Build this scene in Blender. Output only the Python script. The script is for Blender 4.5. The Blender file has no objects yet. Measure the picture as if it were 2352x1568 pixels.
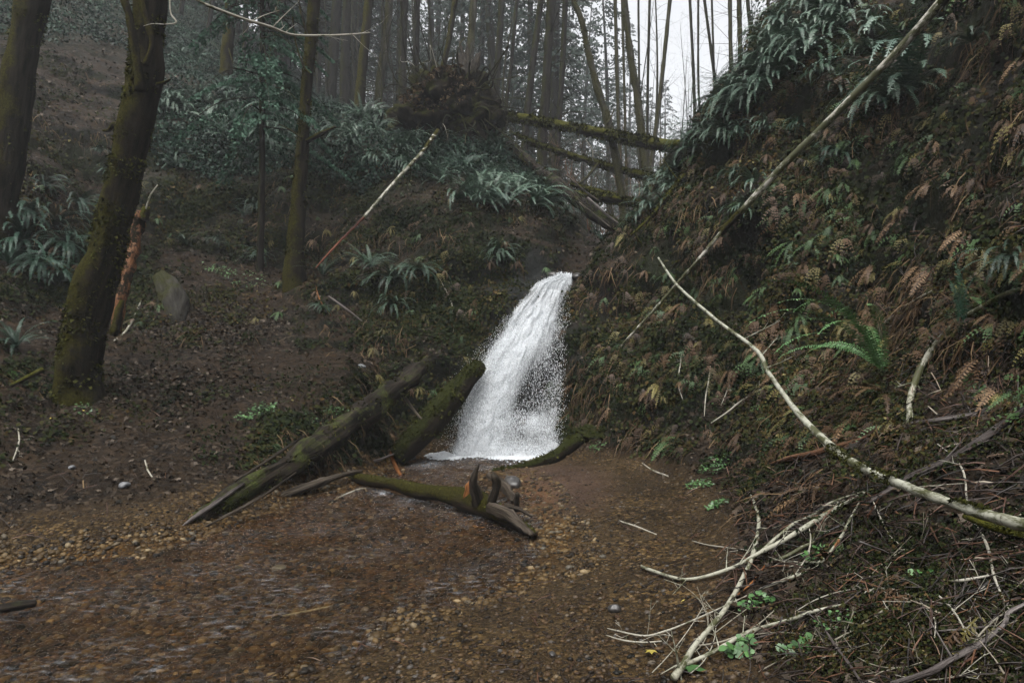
import bpy, math, random
import numpy as np
from mathutils import Vector, Matrix
from mathutils.bvhtree import BVHTree

# ------------------------------------------------------------------ camera, sky, sun, exposure
sc = bpy.context.scene
C = sc.collection
F = 1568.0                                   # focal length in units of a 2352 px wide picture
CZ = 1.6
cam_d = bpy.data.cameras.new('camera'); cam = bpy.data.objects.new('camera', cam_d); C.objects.link(cam)
cam_d.sensor_width = 36; cam_d.lens = 36 * F / 2352; cam_d.clip_start = 0.05; cam_d.clip_end = 2000
cam.location = (0, 0, CZ); cam.rotation_euler = (math.radians(90), 0, 0)
sc.camera = cam

SUN_EL, SUN_AZ = 68, 205
w = bpy.data.worlds.new('World'); sc.world = w; w.use_nodes = True
nt = w.node_tree; nt.nodes.clear()
sky = nt.nodes.new('ShaderNodeTexSky'); sky.sky_type = 'NISHITA'; sky.sun_disc = False
sky.sun_elevation = math.radians(SUN_EL); sky.sun_rotation = math.radians(SUN_AZ)
sky.dust_density = 6.0; sky.air_density = 1.0; sky.ozone_density = 1.0
hs = nt.nodes.new('ShaderNodeHueSaturation'); hs.inputs['Saturation'].default_value = 0.12
bg = nt.nodes.new('ShaderNodeBackground'); bg.inputs['Strength'].default_value = 0.15
wo = nt.nodes.new('ShaderNodeOutputWorld')
nt.links.new(sky.outputs[0], hs.inputs['Color']); nt.links.new(hs.outputs[0], bg.inputs[0]); nt.links.new(bg.outputs[0], wo.inputs[0])

sd = bpy.data.lights.new('sun', 'SUN'); sd.energy = 0.5; sd.angle = math.radians(25); sd.color = (1, .97, .92)
so = bpy.data.objects.new('sun', sd); C.objects.link(so)
a_, e_ = math.radians(SUN_AZ), math.radians(SUN_EL)
so.rotation_euler = Vector((math.sin(a_) * math.cos(e_), math.cos(a_) * math.cos(e_), math.sin(e_))).to_track_quat('Z', 'Y').to_euler()

sc.view_settings.view_transform = 'Standard'; sc.view_settings.look = 'None'
sc.view_settings.exposure = 1.22; sc.view_settings.gamma = 1; sc.view_settings.use_curve_mapping = False
cy = sc.cycles
cy.max_bounces = 6; cy.diffuse_bounces = 2; cy.glossy_bounces = 2; cy.transmission_bounces = 3
cy.transparent_max_bounces = 24; cy.volume_bounces = 1; cy.use_denoising = True
cy.use_adaptive_sampling = True; cy.adaptive_threshold = 0.02

rng = np.random.default_rng(7)
random.seed(7)

# ------------------------------------------------------------------ helpers
def tag(o, label=None, cat=None, group=None, kind=None):
    if label: o['label'] = label
    if cat: o['category'] = cat
    if group: o['group'] = group
    if kind: o['kind'] = kind
    return o

def empty(name, loc):
    o = bpy.data.objects.new(name, None); C.objects.link(o); o.location = loc
    o.empty_display_size = .1
    return o

def make_mesh(name, V, Fs, mat=None, smooth=False, attrs=None):
    """V (n,3); Fs a list of int arrays (m,k)"""
    me = bpy.data.meshes.new(name)
    V = np.asarray(V, np.float32)
    if isinstance(Fs, np.ndarray): Fs = [Fs]
    Fs = [np.asarray(f, np.int32) for f in Fs if len(f)]
    me.vertices.add(len(V)); me.vertices.foreach_set('co', V.ravel())
    loops = np.concatenate([f.ravel() for f in Fs]); tot = np.concatenate([np.full(len(f), f.shape[1], np.int32) for f in Fs])
    st = np.concatenate([[0], np.cumsum(tot)[:-1]]).astype(np.int32)
    me.loops.add(len(loops)); me.loops.foreach_set('vertex_index', loops)
    me.polygons.add(len(tot)); me.polygons.foreach_set('loop_start', st)
    if smooth: me.polygons.foreach_set('use_smooth', np.ones(len(tot), bool))
    for k, v in (attrs or {}).items():
        v = np.asarray(v, np.float32)
        if v.ndim == 2:
            at = me.attributes.new(k, 'FLOAT_VECTOR', 'POINT'); at.data.foreach_set('vector', v.ravel())
        else:
            at = me.attributes.new(k, 'FLOAT', 'POINT'); at.data.foreach_set('value', v)
    me.update(calc_edges=True)
    if mat: me.materials.append(mat)
    return me

def obj(name, me, parent=None):
    o = bpy.data.objects.new(name, me); C.objects.link(o)
    if parent:
        o.parent = parent
    return o

def join(parts):
    """join [(V, [faces], attrs)] -> one"""
    Vs, F_, A = [], {}, {}
    n = 0
    for V, Fs, at in parts:
        Vs.append(V)
        for f in Fs: F_.setdefault(f.shape[1], []).append(f + n)
        for k, v in at.items(): A.setdefault(k, []).append(v)
        n += len(V)
    return np.concatenate(Vs), [np.concatenate(v) for v in F_.values()], {k: np.concatenate(v) for k, v in A.items()}

def _h(i, j, k, s):
    n = (i.astype(np.int64) * 374761393 + j.astype(np.int64) * 668265263 + k.astype(np.int64) * 2147483647 + s * 1274126177) & 0xffffffff
    n = ((n ^ (n >> 13)) * 1274126177) & 0xffffffff
    n = (n ^ (n >> 16)) & 0xffffff
    return n / float(0xffffff) * 2 - 1

def vnoise(P, scale=1.0, seed=0):
    P = np.asarray(P) / scale
    I = np.floor(P).astype(int); f = P - I; f = f * f * (3 - 2 * f)
    x, y, z = I[..., 0], I[..., 1], I[..., 2]; fx, fy, fz = f[..., 0], f[..., 1], f[..., 2]
    r = 0
    for dx in (0, 1):
        for dy in (0, 1):
            for dz in (0, 1):
                wgt = (fx if dx else 1 - fx) * (fy if dy else 1 - fy) * (fz if dz else 1 - fz)
                r = r + wgt * _h(x + dx, y + dy, z + dz, seed)
    return r

def fbm(P, scale, octv=3, seed=0):
    r = 0; a = 1
    for o_ in range(octv):
        r = r + a * vnoise(P, scale, seed + o_ * 17); scale *= .48; a *= .5
    return r

def P3(px, py, d):
    return np.array(((px - 1176) / F * d, d, CZ - (py - 784) / F * d))

# ------------------------------------------------------------------ materials
class NB:
    def __init__(s, name):
        s.m = bpy.data.materials.new(name); s.m.use_nodes = True; s.t = s.m.node_tree; s.t.nodes.clear()
        s.out = s.t.nodes.new('ShaderNodeOutputMaterial')
    def n(s, ty, **kw):
        nd = s.t.nodes.new(ty)
        for k, v in kw.items():
            if k.startswith('i_'):
                nd.inputs[k[2:].replace('_', ' ')].default_value = v
            else: setattr(nd, k, v)
        return nd
    def l(s, a, b): s.t.links.new(a, b)
    def coord(s, kind='Object', scale=(1, 1, 1)):
        c = s.n('ShaderNodeTexCoord'); mp = s.n('ShaderNodeMapping'); mp.inputs['Scale'].default_value = scale
        s.l(c.outputs[kind], mp.inputs[0]); return mp.outputs[0]
    def attr(s, name, out='Fac'):
        a = s.n('ShaderNodeAttribute', attribute_name=name); return a.outputs[out]
    def scaled(s, vec, sc_):
        mp = s.n('ShaderNodeMapping'); mp.inputs['Scale'].default_value = sc_; s.l(vec, mp.inputs[0]); return mp.outputs[0]
    def noise(s, vec, scale, detail=4, rough=.6, out=0):
        t = s.n('ShaderNodeTexNoise'); t.inputs['Scale'].default_value = scale; t.inputs['Detail'].default_value = detail
        t.inputs['Roughness'].default_value = rough; s.l(vec, t.inputs['Vector']); return t.outputs[out]
    def voro(s, vec, scale, out='Distance', feature='F1'):
        t = s.n('ShaderNodeTexVoronoi', feature=feature); t.inputs['Scale'].default_value = scale; s.l(vec, t.inputs['Vector']); return t.outputs[out]
    def ramp(s, fac, stops):
        r = s.n('ShaderNodeValToRGB'); e = r.color_ramp.elements
        while len(e) < len(stops): e.new(.5)
        for i, (p, c) in enumerate(stops):
            e[i].position = p; e[i].color = (c if len(c) == 4 else (*c, 1)) if not isinstance(c, (int, float)) else (c, c, c, 1)
        s.l(fac, r.inputs[0]); return r.outputs[0]
    def mix(s, fac, a, b):
        m = s.n('ShaderNodeMix', data_type='RGBA')
        if isinstance(fac, (int, float)): m.inputs[0].default_value = fac
        else: s.l(fac, m.inputs[0])
        for v, i in ((a, 6), (b, 7)):
            if isinstance(v, tuple): m.inputs[i].default_value = (*v, 1)
            else: s.l(v, m.inputs[i])
        return m.outputs[2]
    def math(s, op, a, b=None, clamp=False):
        m = s.n('ShaderNodeMath', operation=op); m.use_clamp = clamp
        for i, v in enumerate((a, b)):
            if v is None: continue
            if isinstance(v, (int, float)): m.inputs[i].default_value = v
            else: s.l(v, m.inputs[i])
        return m.outputs[0]
    def bsdf(s, col, rough=.7, bump=None, bstr=.5, bdist=.02, spec=.4):
        p = s.n('ShaderNodeBsdfPrincipled'); p.inputs['Specular IOR Level'].default_value = spec
        if isinstance(col, tuple): p.inputs['Base Color'].default_value = (*col, 1)
        else: s.l(col, p.inputs['Base Color'])
        if isinstance(rough, (int, float)): p.inputs['Roughness'].default_value = rough
        else: s.l(rough, p.inputs['Roughness'])
        if bump is not None:
            b = s.n('ShaderNodeBump'); b.inputs['Strength'].default_value = bstr; b.inputs['Distance'].default_value = bdist
            s.l(bump, b.inputs['Height']); s.l(b.outputs[0], p.inputs['Normal'])
        return p.outputs[0]
    def done(s, sh):
        s.l(sh, s.out.inputs[0]); return s.m

def leaf_mat(name, stops, rough=.5, spec=.5, vary=.35):
    b = NB(name)
    r = b.attr('rnd')
    oi = b.n('ShaderNodeObjectInfo').outputs['Random']
    f = b.math('ADD', b.math('MULTIPLY', r, 1 - vary), b.math('MULTIPLY', oi, vary), True)
    col = b.ramp(f, stops)
    nz = b.noise(b.coord('Object'), 9, 2)
    col = b.mix(b.math('MULTIPLY', nz, .5), col, b.mix(.5, col, (0.01, .012, .008)))
    return b.done(b.bsdf(col, rough, spec=spec))

def bark_mat(name, bark_a, bark_b, moss=.5, moss_a=(.035, .04, .006), moss_b=(.11, .105, .02), up=.35, nscale=3.0):
    b = NB(name)
    v = b.attr('tuv', 'Vector'); p = b.coord('Object')
    fis = b.noise(b.scaled(v, (14, 14, 2.2)), 1, 6, .7)
    bark = b.ramp(fis, [(.35, bark_a), (.65, bark_b)])
    g = b.n('ShaderNodeNewGeometry'); sx = b.n('ShaderNodeSeparateXYZ'); b.l(g.outputs['Normal'], sx.inputs[0])
    mn = b.noise(p, nscale, 5, .65)
    mf = b.math('ADD', mn, b.math('MULTIPLY', sx.outputs['Z'], up))
    mf = b.math('ADD', mf, b.math('MULTIPLY', sx.outputs['X'], -.22))  # extra moss on left-facing sides paints in light falling from there
    mf = b.ramp(mf, [(max(0, .62 - moss * .5), 0), (min(1, .80 - moss * .5), 1)])
    mcol = b.ramp(b.noise(p, 38, 4, .7), [(.3, moss_a), (.7, moss_b)])
    col = b.mix(mf, bark, mcol)
    fine = b.noise(p, 90, 3, .8)
    bump = b.math('ADD', fis, b.math('MULTIPLY', fine, .6))
    return b.done(b.bsdf(col, .9, bump, 1.0, .035, .06))

def birch_mat(name, pale=(.50, .48, .40), moss=.25, orange=0.0):
    b = NB(name)
    v = b.attr('tuv', 'Vector')
    big = b.noise(b.scaled(v, (6, 6, 3.5)), 1, 4, .7)
    lent = b.noise(b.scaled(v, (20, 20, 60)), 1, 3, .6)
    col = b.mix(b.ramp(big, [(.40, 0), (.66, 1)]), pale, b.mix(.55, pale, (.16, .15, .10)))
    col = b.mix(b.ramp(lent, [(.60, 0), (.72, 1)]), col, (.05, .04, .03))
    blot = b.noise(b.scaled(v, (9, 9, 4)), 1, 5, .75)
    col = b.mix(b.ramp(blot, [(.62 - moss * .25, 0), (.70 - moss * .25, 1)]), col, (.05, .052, .02))
    if orange:
        on = b.noise(b.scaled(v, (7, 7, 2.1)), 1, 3, .7)
        col = b.mix(b.ramp(on, [(.70 - .06 * orange, 0), (.72 - .06 * orange, 1)]), col, (.20, .075, .025))
    return b.done(b.bsdf(col, .6, lent, .35, .006, .35))

def wood_mat(name, a, c, rough=.75, moss=0.0):
    b = NB(name)
    v = b.attr('tuv', 'Vector')
    gr = b.noise(b.scaled(v, (26, 26, 1.3)), 1, 5, .65)
    gr2 = b.noise(b.scaled(v, (60, 60, 3)), 1, 3, .6)
    col = b.ramp(gr, [(.34, tuple(x * .25 for x in a)), (.48, a), (.68, c)])
    if moss:
        col = b.mix(b.ramp(b.noise(b.coord('Object'), 3.5, 5, .65), [(.72 - moss * .5, 0), (.8 - moss * .4, 1)]), col,
                    b.ramp(b.noise(b.coord('Object'), 40, 3), [(.3, (.015, .02, .005)), (.7, (.06, .07, .015))]))
    return b.done(b.bsdf(col, rough, b.math('ADD', gr, b.math('MULTIPLY', gr2, .4)), 1.0, .03, .12))

M = {}
M['bark_dark'] = bark_mat('bark_dark', (.007, .006, .005), (.032, .028, .023), .25, (.012, .014, .004), (.04, .04, .012), .1)
M['bark_moss'] = bark_mat('bark_moss', (.006, .005, .004), (.028, .023, .016), .50, (.010, .010, .002), (.062, .056, .009), .4)
M['bark_moss_light'] = bark_mat('bark_moss_light', (.018, .017, .014), (.085, .08, .066), .50, (.020, .020, .009), (.068, .064, .030), .35)
M['bark_grey'] = bark_mat('bark_grey', (.015, .014, .012), (.06, .056, .048), .3, (.018, .02, .008), (.06, .06, .025), .1)
M['log_moss'] = bark_mat('log_moss', (.012, .010, .006), (.04, .033, .023), .52, (.016, .018, .003), (.095, .093, .016), .6)
M['log_dark_moss'] = bark_mat('log_dark_moss', (.006, .005, .004), (.026, .02, .014), .32, (.009, .011, .003), (.035, .040, .010), .4)
M['birch'] = birch_mat('birch', (.44, .42, .37), .75)
M['birch_green'] = birch_mat('birch_green', (.31, .305, .24), .5, .8)
M['birch_pale'] = birch_mat('birch_pale', (.33, .33, .27), .6)
M['birch_mossy'] = birch_mat('birch_mossy', (.34, .33, .27), .75)
M['twig_white'] = birch_mat('twig_white', (.32, .30, .25), .4)
M['grey_wood'] = wood_mat('grey_wood', (.030, .023, .016), (.11, .09, .07), .6)
M['grey_wood_moss'] = wood_mat('grey_wood_moss', (.025, .024, .021), (.085, .085, .078), .85, .3)
M['old_log'] = wood_mat('old_log', (.009, .007, .005), (.038, .029, .021), .8, .4)
M['twig_dull'] = birch_mat('twig_dull', (.20, .18, .14), .4)
M['jam_log'] = bark_mat('jam_log', (.008, .006, .004), (.04, .028, .018), .12, (.014, .014, .003), (.05, .045, .010), .35)
M['stick_grey'] = wood_mat('stick_grey', (.06, .05, .046), (.17, .15, .14), .5)
M['brown_wood'] = wood_mat('brown_wood', (.09, .045, .025), (.22, .12, .07), .5)
M['dark_wood'] = wood_mat('dark_wood', (.022, .018, .013), (.06, .048, .035), .6)
M['orange_wood'] = wood_mat('orange_wood', (.12, .045, .014), (.36, .16, .06), .6)
def snag_mat():
    b = NB('snag_wood'); p = b.coord('Object'); v = b.attr('tuv', 'Vector')
    gr = b.noise(b.scaled(v, (22, 22, 3)), 1, 5, .7)
    wood = b.ramp(gr, [(.35, (.05, .022, .010)), (.52, (.15, .07, .035)), (.7, (.30, .17, .10))])
    col = b.mix(b.ramp(b.noise(p, 6.5, 5, .7), [(.46, 0), (.55, 1)]), wood, (.014, .012, .007))
    return b.done(b.bsdf(col, .85, gr, 1.0, .03, .08))
M['snag_wood'] = snag_mat()
M['red_wood'] = wood_mat('red_wood', (.09, .028, .015), (.19, .07, .04), .55)
M['root'] = bark_mat('root', (.005, .004, .003), (.025, .020, .014), .22, (.01, .012, .003), (.045, .045, .011), .15)

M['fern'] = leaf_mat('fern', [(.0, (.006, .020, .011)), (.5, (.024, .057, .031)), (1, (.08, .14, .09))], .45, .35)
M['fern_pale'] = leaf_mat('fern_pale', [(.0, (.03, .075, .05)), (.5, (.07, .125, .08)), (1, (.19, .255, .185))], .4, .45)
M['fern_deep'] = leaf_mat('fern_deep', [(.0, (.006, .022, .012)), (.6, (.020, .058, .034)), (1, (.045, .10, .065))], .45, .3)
M['fern_fresh'] = leaf_mat('fern_fresh', [(.0, (.04, .11, .03)), (.6, (.08, .19, .06)), (1, (.15, .28, .10))], .4, .5)
M['hang_brown'] = leaf_mat('hang_brown', [(0, (.02, .010, .005)), (.5, (.085, .046, .020)), (1, (.20, .125, .06))], .6, .3)
M['hang_yellow'] = leaf_mat('hang_yellow', [(0, (.03, .027, .006)), (.5, (.11, .09, .022)), (1, (.22, .19, .06))], .6, .3)
M['hang_green'] = leaf_mat('hang_green', [(0, (.012, .028, .008)), (.5, (.035, .075, .02)), (1, (.075, .14, .04))], .55, .35)
M['cover'] = leaf_mat('cover', [(0, (.004, .007, .003)), (.35, (.015, .022, .006)), (.6, (.034, .033, .009)), (.8, (.045, .026, .010)), (.93, (.09, .06, .022)), (1, (.14, .12, .05))], .75, .06, 0)
M['salal'] = leaf_mat('salal', [(0, (.003, .010, .006)), (.6, (.016, .042, .025)), (1, (.06, .11, .07))], .55, .18, 0)
M['straw'] = leaf_mat('straw', [(0, (.012, .007, .004)), (.6, (.06, .036, .018)), (1, (.16, .11, .06))], .7, .08, 0)
M['litter'] = leaf_mat('litter', [(0, (.004, .003, .0015)), (.45, (.017, .011, .006)), (.85, (.042, .029, .018)), (1, (.13, .105, .082))], .6, .12, 0)
M['clover'] = leaf_mat('clover', [(0, (.015, .045, .010)), (.6, (.045, .12, .028)), (1, (.09, .20, .055))], .45, .5, .2)
M['yellow_leaf'] = leaf_mat('yellow_leaf', [(0, (.30, .24, .04)), (1, (.45, .36, .10))], .5, .4)
M['needle'] = leaf_mat('needle', [(0, (.008, .018, .012)), (.6, (.022, .042, .028)), (1, (.045, .075, .05))], .6, .25)
M['hemlock'] = leaf_mat('hemlock', [(0, (.018, .045, .028)), (.6, (.045, .10, .065)), (1, (.09, .16, .11))], .6, .15)
M['twigs'] = leaf_mat('twigs', [(0, (.005, .003, .002)), (.5, (.022, .011, .007)), (.8, (.06, .025, .014)), (.95, (.15, .07, .035)), (1, (.36, .32, .25))], .5, .4, 0)
M['pebbles'] = leaf_mat('pebbles', [(0, (.004, .004, .003)), (.3, (.018, .011, .007)), (.55, (.045, .026, .013)), (.8, (.09, .054, .024)), (.93, (.065, .06, .055)), (1, (.15, .11, .065))], .5, .15, 0)
M['pebbles_ochre'] = leaf_mat('pebbles_ochre', [(0, (.005, .004, .003)), (.3, (.028, .018, .009)), (.6, (.072, .045, .018)), (.85, (.13, .085, .036)), (.94, (.08, .074, .06)), (1, (.26, .19, .10))], .5, .15, 0)
M['moss_tuft'] = leaf_mat('moss_tuft', [(0, (.01, .011, .002)), (.5, (.030, .032, .008)), (1, (.078, .078, .020))], .9, .03, 0)

def ground_mat():
    b = NB('forest_ground'); p = b.coord('Object')
    g = b.n('ShaderNodeNewGeometry'); sx = b.n('ShaderNodeSeparateXYZ'); b.l(g.outputs['Normal'], sx.inputs[0])
    n1 = b.noise(p, .9, 5, .6); n2 = b.noise(p, 7, 6, .75); n3 = b.noise(p, 40, 4, .8)
    soil = b.ramp(n2, [(.32, (.005, .003, .002)), (.5, (.018, .0115, .006)), (.72, (.058, .036, .019))])
    vor = b.voro(p, 26, 'Color'); vs = b.n('ShaderNodeSeparateColor'); b.l(vor, vs.inputs[0])
    litter = b.ramp(vs.outputs[0], [(.0, (.005, .004, .003)), (.5, (.012, .008, .0045)), (.85, (.034, .023, .014)), (1, (.07, .054, .04))])
    soil = b.mix(b.ramp(n1, [(.42, 0), (.6, 1)]), soil, litter)
    moss = b.ramp(n3, [(.35, (.003, .005, .002)), (.72, (.020, .024, .006))])
    wallc = b.ramp(n2, [(.38, (.0015, .0015, .001)), (.6, (.007, .0055, .0035)), (.78, (.022, .016, .008))])  # wall soil, coloured darker to stand for shade under overhangs
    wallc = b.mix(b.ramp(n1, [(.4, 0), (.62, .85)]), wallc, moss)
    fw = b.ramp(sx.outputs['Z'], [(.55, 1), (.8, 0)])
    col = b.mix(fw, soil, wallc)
    green = b.ramp(n2, [(.35, (.010, .018, .010)), (.7, (.035, .06, .035))])
    col = b.mix(b.math('MULTIPLY', b.attr('green'), b.ramp(n1, [(.35, .35), (.6, 1)])), col, green)
    # gravel and sand of the stream bed
    wp = b.n('ShaderNodeMapping'); wp.inputs['Scale'].default_value = (1, 1, .3); b.l(p, wp.inputs[0])
    dist = b.mix(.03, wp.outputs[0], b.noise(p, 6, 2, out=1))
    vc = b.voro(dist, 34, 'Color'); s2 = b.n('ShaderNodeSeparateColor'); b.l(vc, s2.inputs[0])
    vd = b.voro(dist, 34)
    peb = b.ramp(s2.outputs[1], [(0, (.012, .008, .004)), (.35, (.048, .030, .012)), (.7, (.10, .063, .023)), (.92, (.18, .115, .045)), (1, (.26, .18, .09))])
    peb = b.mix(b.ramp(vd, [(.45, 0), (.75, .85)]), peb, (.012, .008, .005))
    vc2 = b.voro(dist, 95, 'Color'); s3 = b.n('ShaderNodeSeparateColor'); b.l(vc2, s3.inputs[0])
    fine = b.ramp(s3.outputs[0], [(0, (.014, .009, .005)), (.5, (.050, .032, .015)), (1, (.115, .078, .038))])
    peb = b.mix(b.ramp(b.noise(p, 1.6, 4, .7), [(.40, 0), (.58, 1)]), peb, fine)
    sand = b.ramp(b.noise(p, 60, 3), [(.3, (.06, .037, .024)), (.7, (.10, .062, .042))])
    peb = b.mix(b.attr('sand'), peb, sand)
    dk = b.ramp(b.noise(p, 1.1, 4, .65), [(.35, .45), (.65, 1.0)])
    mm = b.n('ShaderNodeMix', data_type='RGBA', blend_type='MULTIPLY'); mm.inputs[0].default_value = 1
    b.l(peb, mm.inputs[6]); b.l(dk, mm.inputs[7])
    gf = b.attr('gravel')
    wm = b.n('ShaderNodeMix', data_type='RGBA', blend_type='MULTIPLY'); b.l(b.attr('wet'), wm.inputs[0]); b.l(mm.outputs[2], wm.inputs[6]); wm.inputs[7].default_value = (1.35, 1.12, .80, 1)
    mm = wm
    col = b.mix(gf, col, mm.outputs[2])
    col = b.mix(b.attr('rock'), col, b.ramp(n2, [(.35, (.008, .009, .008)), (.7, (.03, .032, .03))]))
    h = b.math('ADD', b.math('MULTIPLY', n2, .8), b.math('MULTIPLY', n3, .5))
    h = b.math('ADD', h, b.math('MULTIPLY', b.math('MULTIPLY', b.math('SUBTRACT', 1.0, vd), gf), .6))
    rough = b.ramp(n2, [(.4, .5), (.7, .85)])
    return b.done(b.bsdf(col, rough, h, 1.0, .04, .10))
M['ground'] = ground_mat()

def water_mat():
    b = NB('stream_water'); p = b.coord('Object')
    fl = b.n('ShaderNodeMapping'); fl.inputs['Rotation'].default_value = (0, 0, math.radians(-62)); fl.inputs['Scale'].default_value = (7, 22, 1)
    b.l(p, fl.inputs[0])
    n = b.noise(fl.outputs[0], 1.3, 5, .65); n2 = b.noise(p, 5, 4, .6)
    bp = b.n('ShaderNodeBump'); bp.inputs['Strength'].default_value = .9; bp.inputs['Distance'].default_value = .09
    b.l(b.math('ADD', n, b.math('MULTIPLY', n2, .6)), bp.inputs['Height'])
    fr = b.n('ShaderNodeFresnel'); fr.inputs['IOR'].default_value = 1.33; b.l(bp.outputs[0], fr.inputs['Normal'])
    tr = b.n('ShaderNodeBsdfTransparent'); tr.inputs[0].default_value = (.95, .82, .58, 1)
    gl = b.n('ShaderNodeBsdfGlossy'); gl.inputs['Roughness'].default_value = .06; b.l(bp.outputs[0], gl.inputs['Normal'])
    mx = b.n('ShaderNodeMixShader'); b.l(fr.outputs[0], mx.inputs[0]); b.l(tr.outputs[0], mx.inputs[1]); b.l(gl.outputs[0], mx.inputs[2])
    df = b.n('ShaderNodeBsdfDiffuse'); df.inputs[0].default_value = (.75, .77, .8, 1)
    fo = b.math('MULTIPLY', b.attr('foam'), b.ramp(b.noise(p, 22, 6, .8), [(.46, 0), (.64, 1)]))
    glint = b.math('MULTIPLY', b.ramp(b.noise(fl.outputs[0], 1.3, 7, .8), [(.52, 0), (.80, .30)]), b.ramp(b.noise(p, 1.5, 3, .6), [(.42, 0), (.58, 1)]))  # ripple highlights painted in as pale diffuse streaks along the flow
    fo = b.math('MAXIMUM', fo, glint)  # real foam plus the painted highlights
    m2 = b.n('ShaderNodeMixShader'); b.l(fo, m2.inputs[0]); b.l(mx.outputs[0], m2.inputs[1]); b.l(df.outputs[0], m2.inputs[2])
    return b.done(m2.outputs[0])
M['water'] = water_mat()

def fall_mat():
    b = NB('falling_water'); uv = b.attr('flow', 'Vector')
    n1 = b.noise(b.scaled(uv, (60, 7, 1)), 1, 6, .75)
    n2 = b.noise(b.scaled(uv, (13, 1.8, 1)), 1, 4, .6)
    n3 = b.noise(b.coord('Object'), 45, 4, .75)
    n = b.math('ADD', b.math('MULTIPLY', n1, .55), b.math('ADD', b.math('MULTIPLY', n2, .35), b.math('MULTIPLY', n3, .45)))
    al = b.math('ADD', n, b.math('MULTIPLY', b.math('SUBTRACT', b.attr('dens'), .5), .75))
    al = b.ramp(al, [(.45, 0), (.64, .5), (.88, .97)])
    tr = b.n('ShaderNodeBsdfTransparent')
    df = b.n('ShaderNodeBsdfDiffuse'); b.l(b.ramp(n3, [(.36, (.34, .37, .40)), (.62, (.93, .95, .96))]), df.inputs[0])
    tl = b.n('ShaderNodeBsdfTranslucent'); tl.inputs[0].default_value = (.85, .88, .9, 1)
    bp = b.n('ShaderNodeBump'); bp.inputs['Strength'].default_value = .4; bp.inputs['Distance'].default_value = .03; b.l(n, bp.inputs['Height'])
    b.l(bp.outputs[0], df.inputs['Normal'])
    ws = b.n('ShaderNodeMixShader'); ws.inputs[0].default_value = .45; b.l(df.outputs[0], ws.inputs[1]); b.l(tl.outputs[0], ws.inputs[2])
    mx = b.n('ShaderNodeMixShader'); b.l(al, mx.inputs[0]); b.l(tr.outputs[0], mx.inputs[1]); b.l(ws.outputs[0], mx.inputs[2])
    return b.done(mx.outputs[0])
M['fall'] = fall_mat()
def drop_mat():
    b = NB('white_spray')
    df = b.n('ShaderNodeBsdfDiffuse'); df.inputs[0].default_value = (.93, .95, .97, 1)
    tl = b.n('ShaderNodeBsdfTranslucent'); tl.inputs[0].default_value = (.9, .93, .95, 1)
    ws = b.n('ShaderNodeMixShader'); ws.inputs[0].default_value = .45; b.l(df.outputs[0], ws.inputs[1]); b.l(tl.outputs[0], ws.inputs[2])
    return b.done(ws.outputs[0])
M['drops'] = drop_mat()
def stone_mat():
    b = NB('stone'); p = b.coord('Object')
    n = b.noise(p, 8, 5, .7)
    return b.done(b.bsdf(b.ramp(n, [(.3, (.05, .05, .05)), (.7, (.20, .21, .22))]), .45, n, .5, .02, .5))
M['stone'] = stone_mat()
def dstone_mat():
    b = NB('dark_stone'); p = b.coord('Object')
    n = b.noise(p, 8, 5, .7)
    return b.done(b.bsdf(b.ramp(n, [(.3, (.012, .011, .010)), (.7, (.05, .045, .04))]), .35, n, .5, .02, .5))
M['dark_stone'] = dstone_mat()

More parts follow.
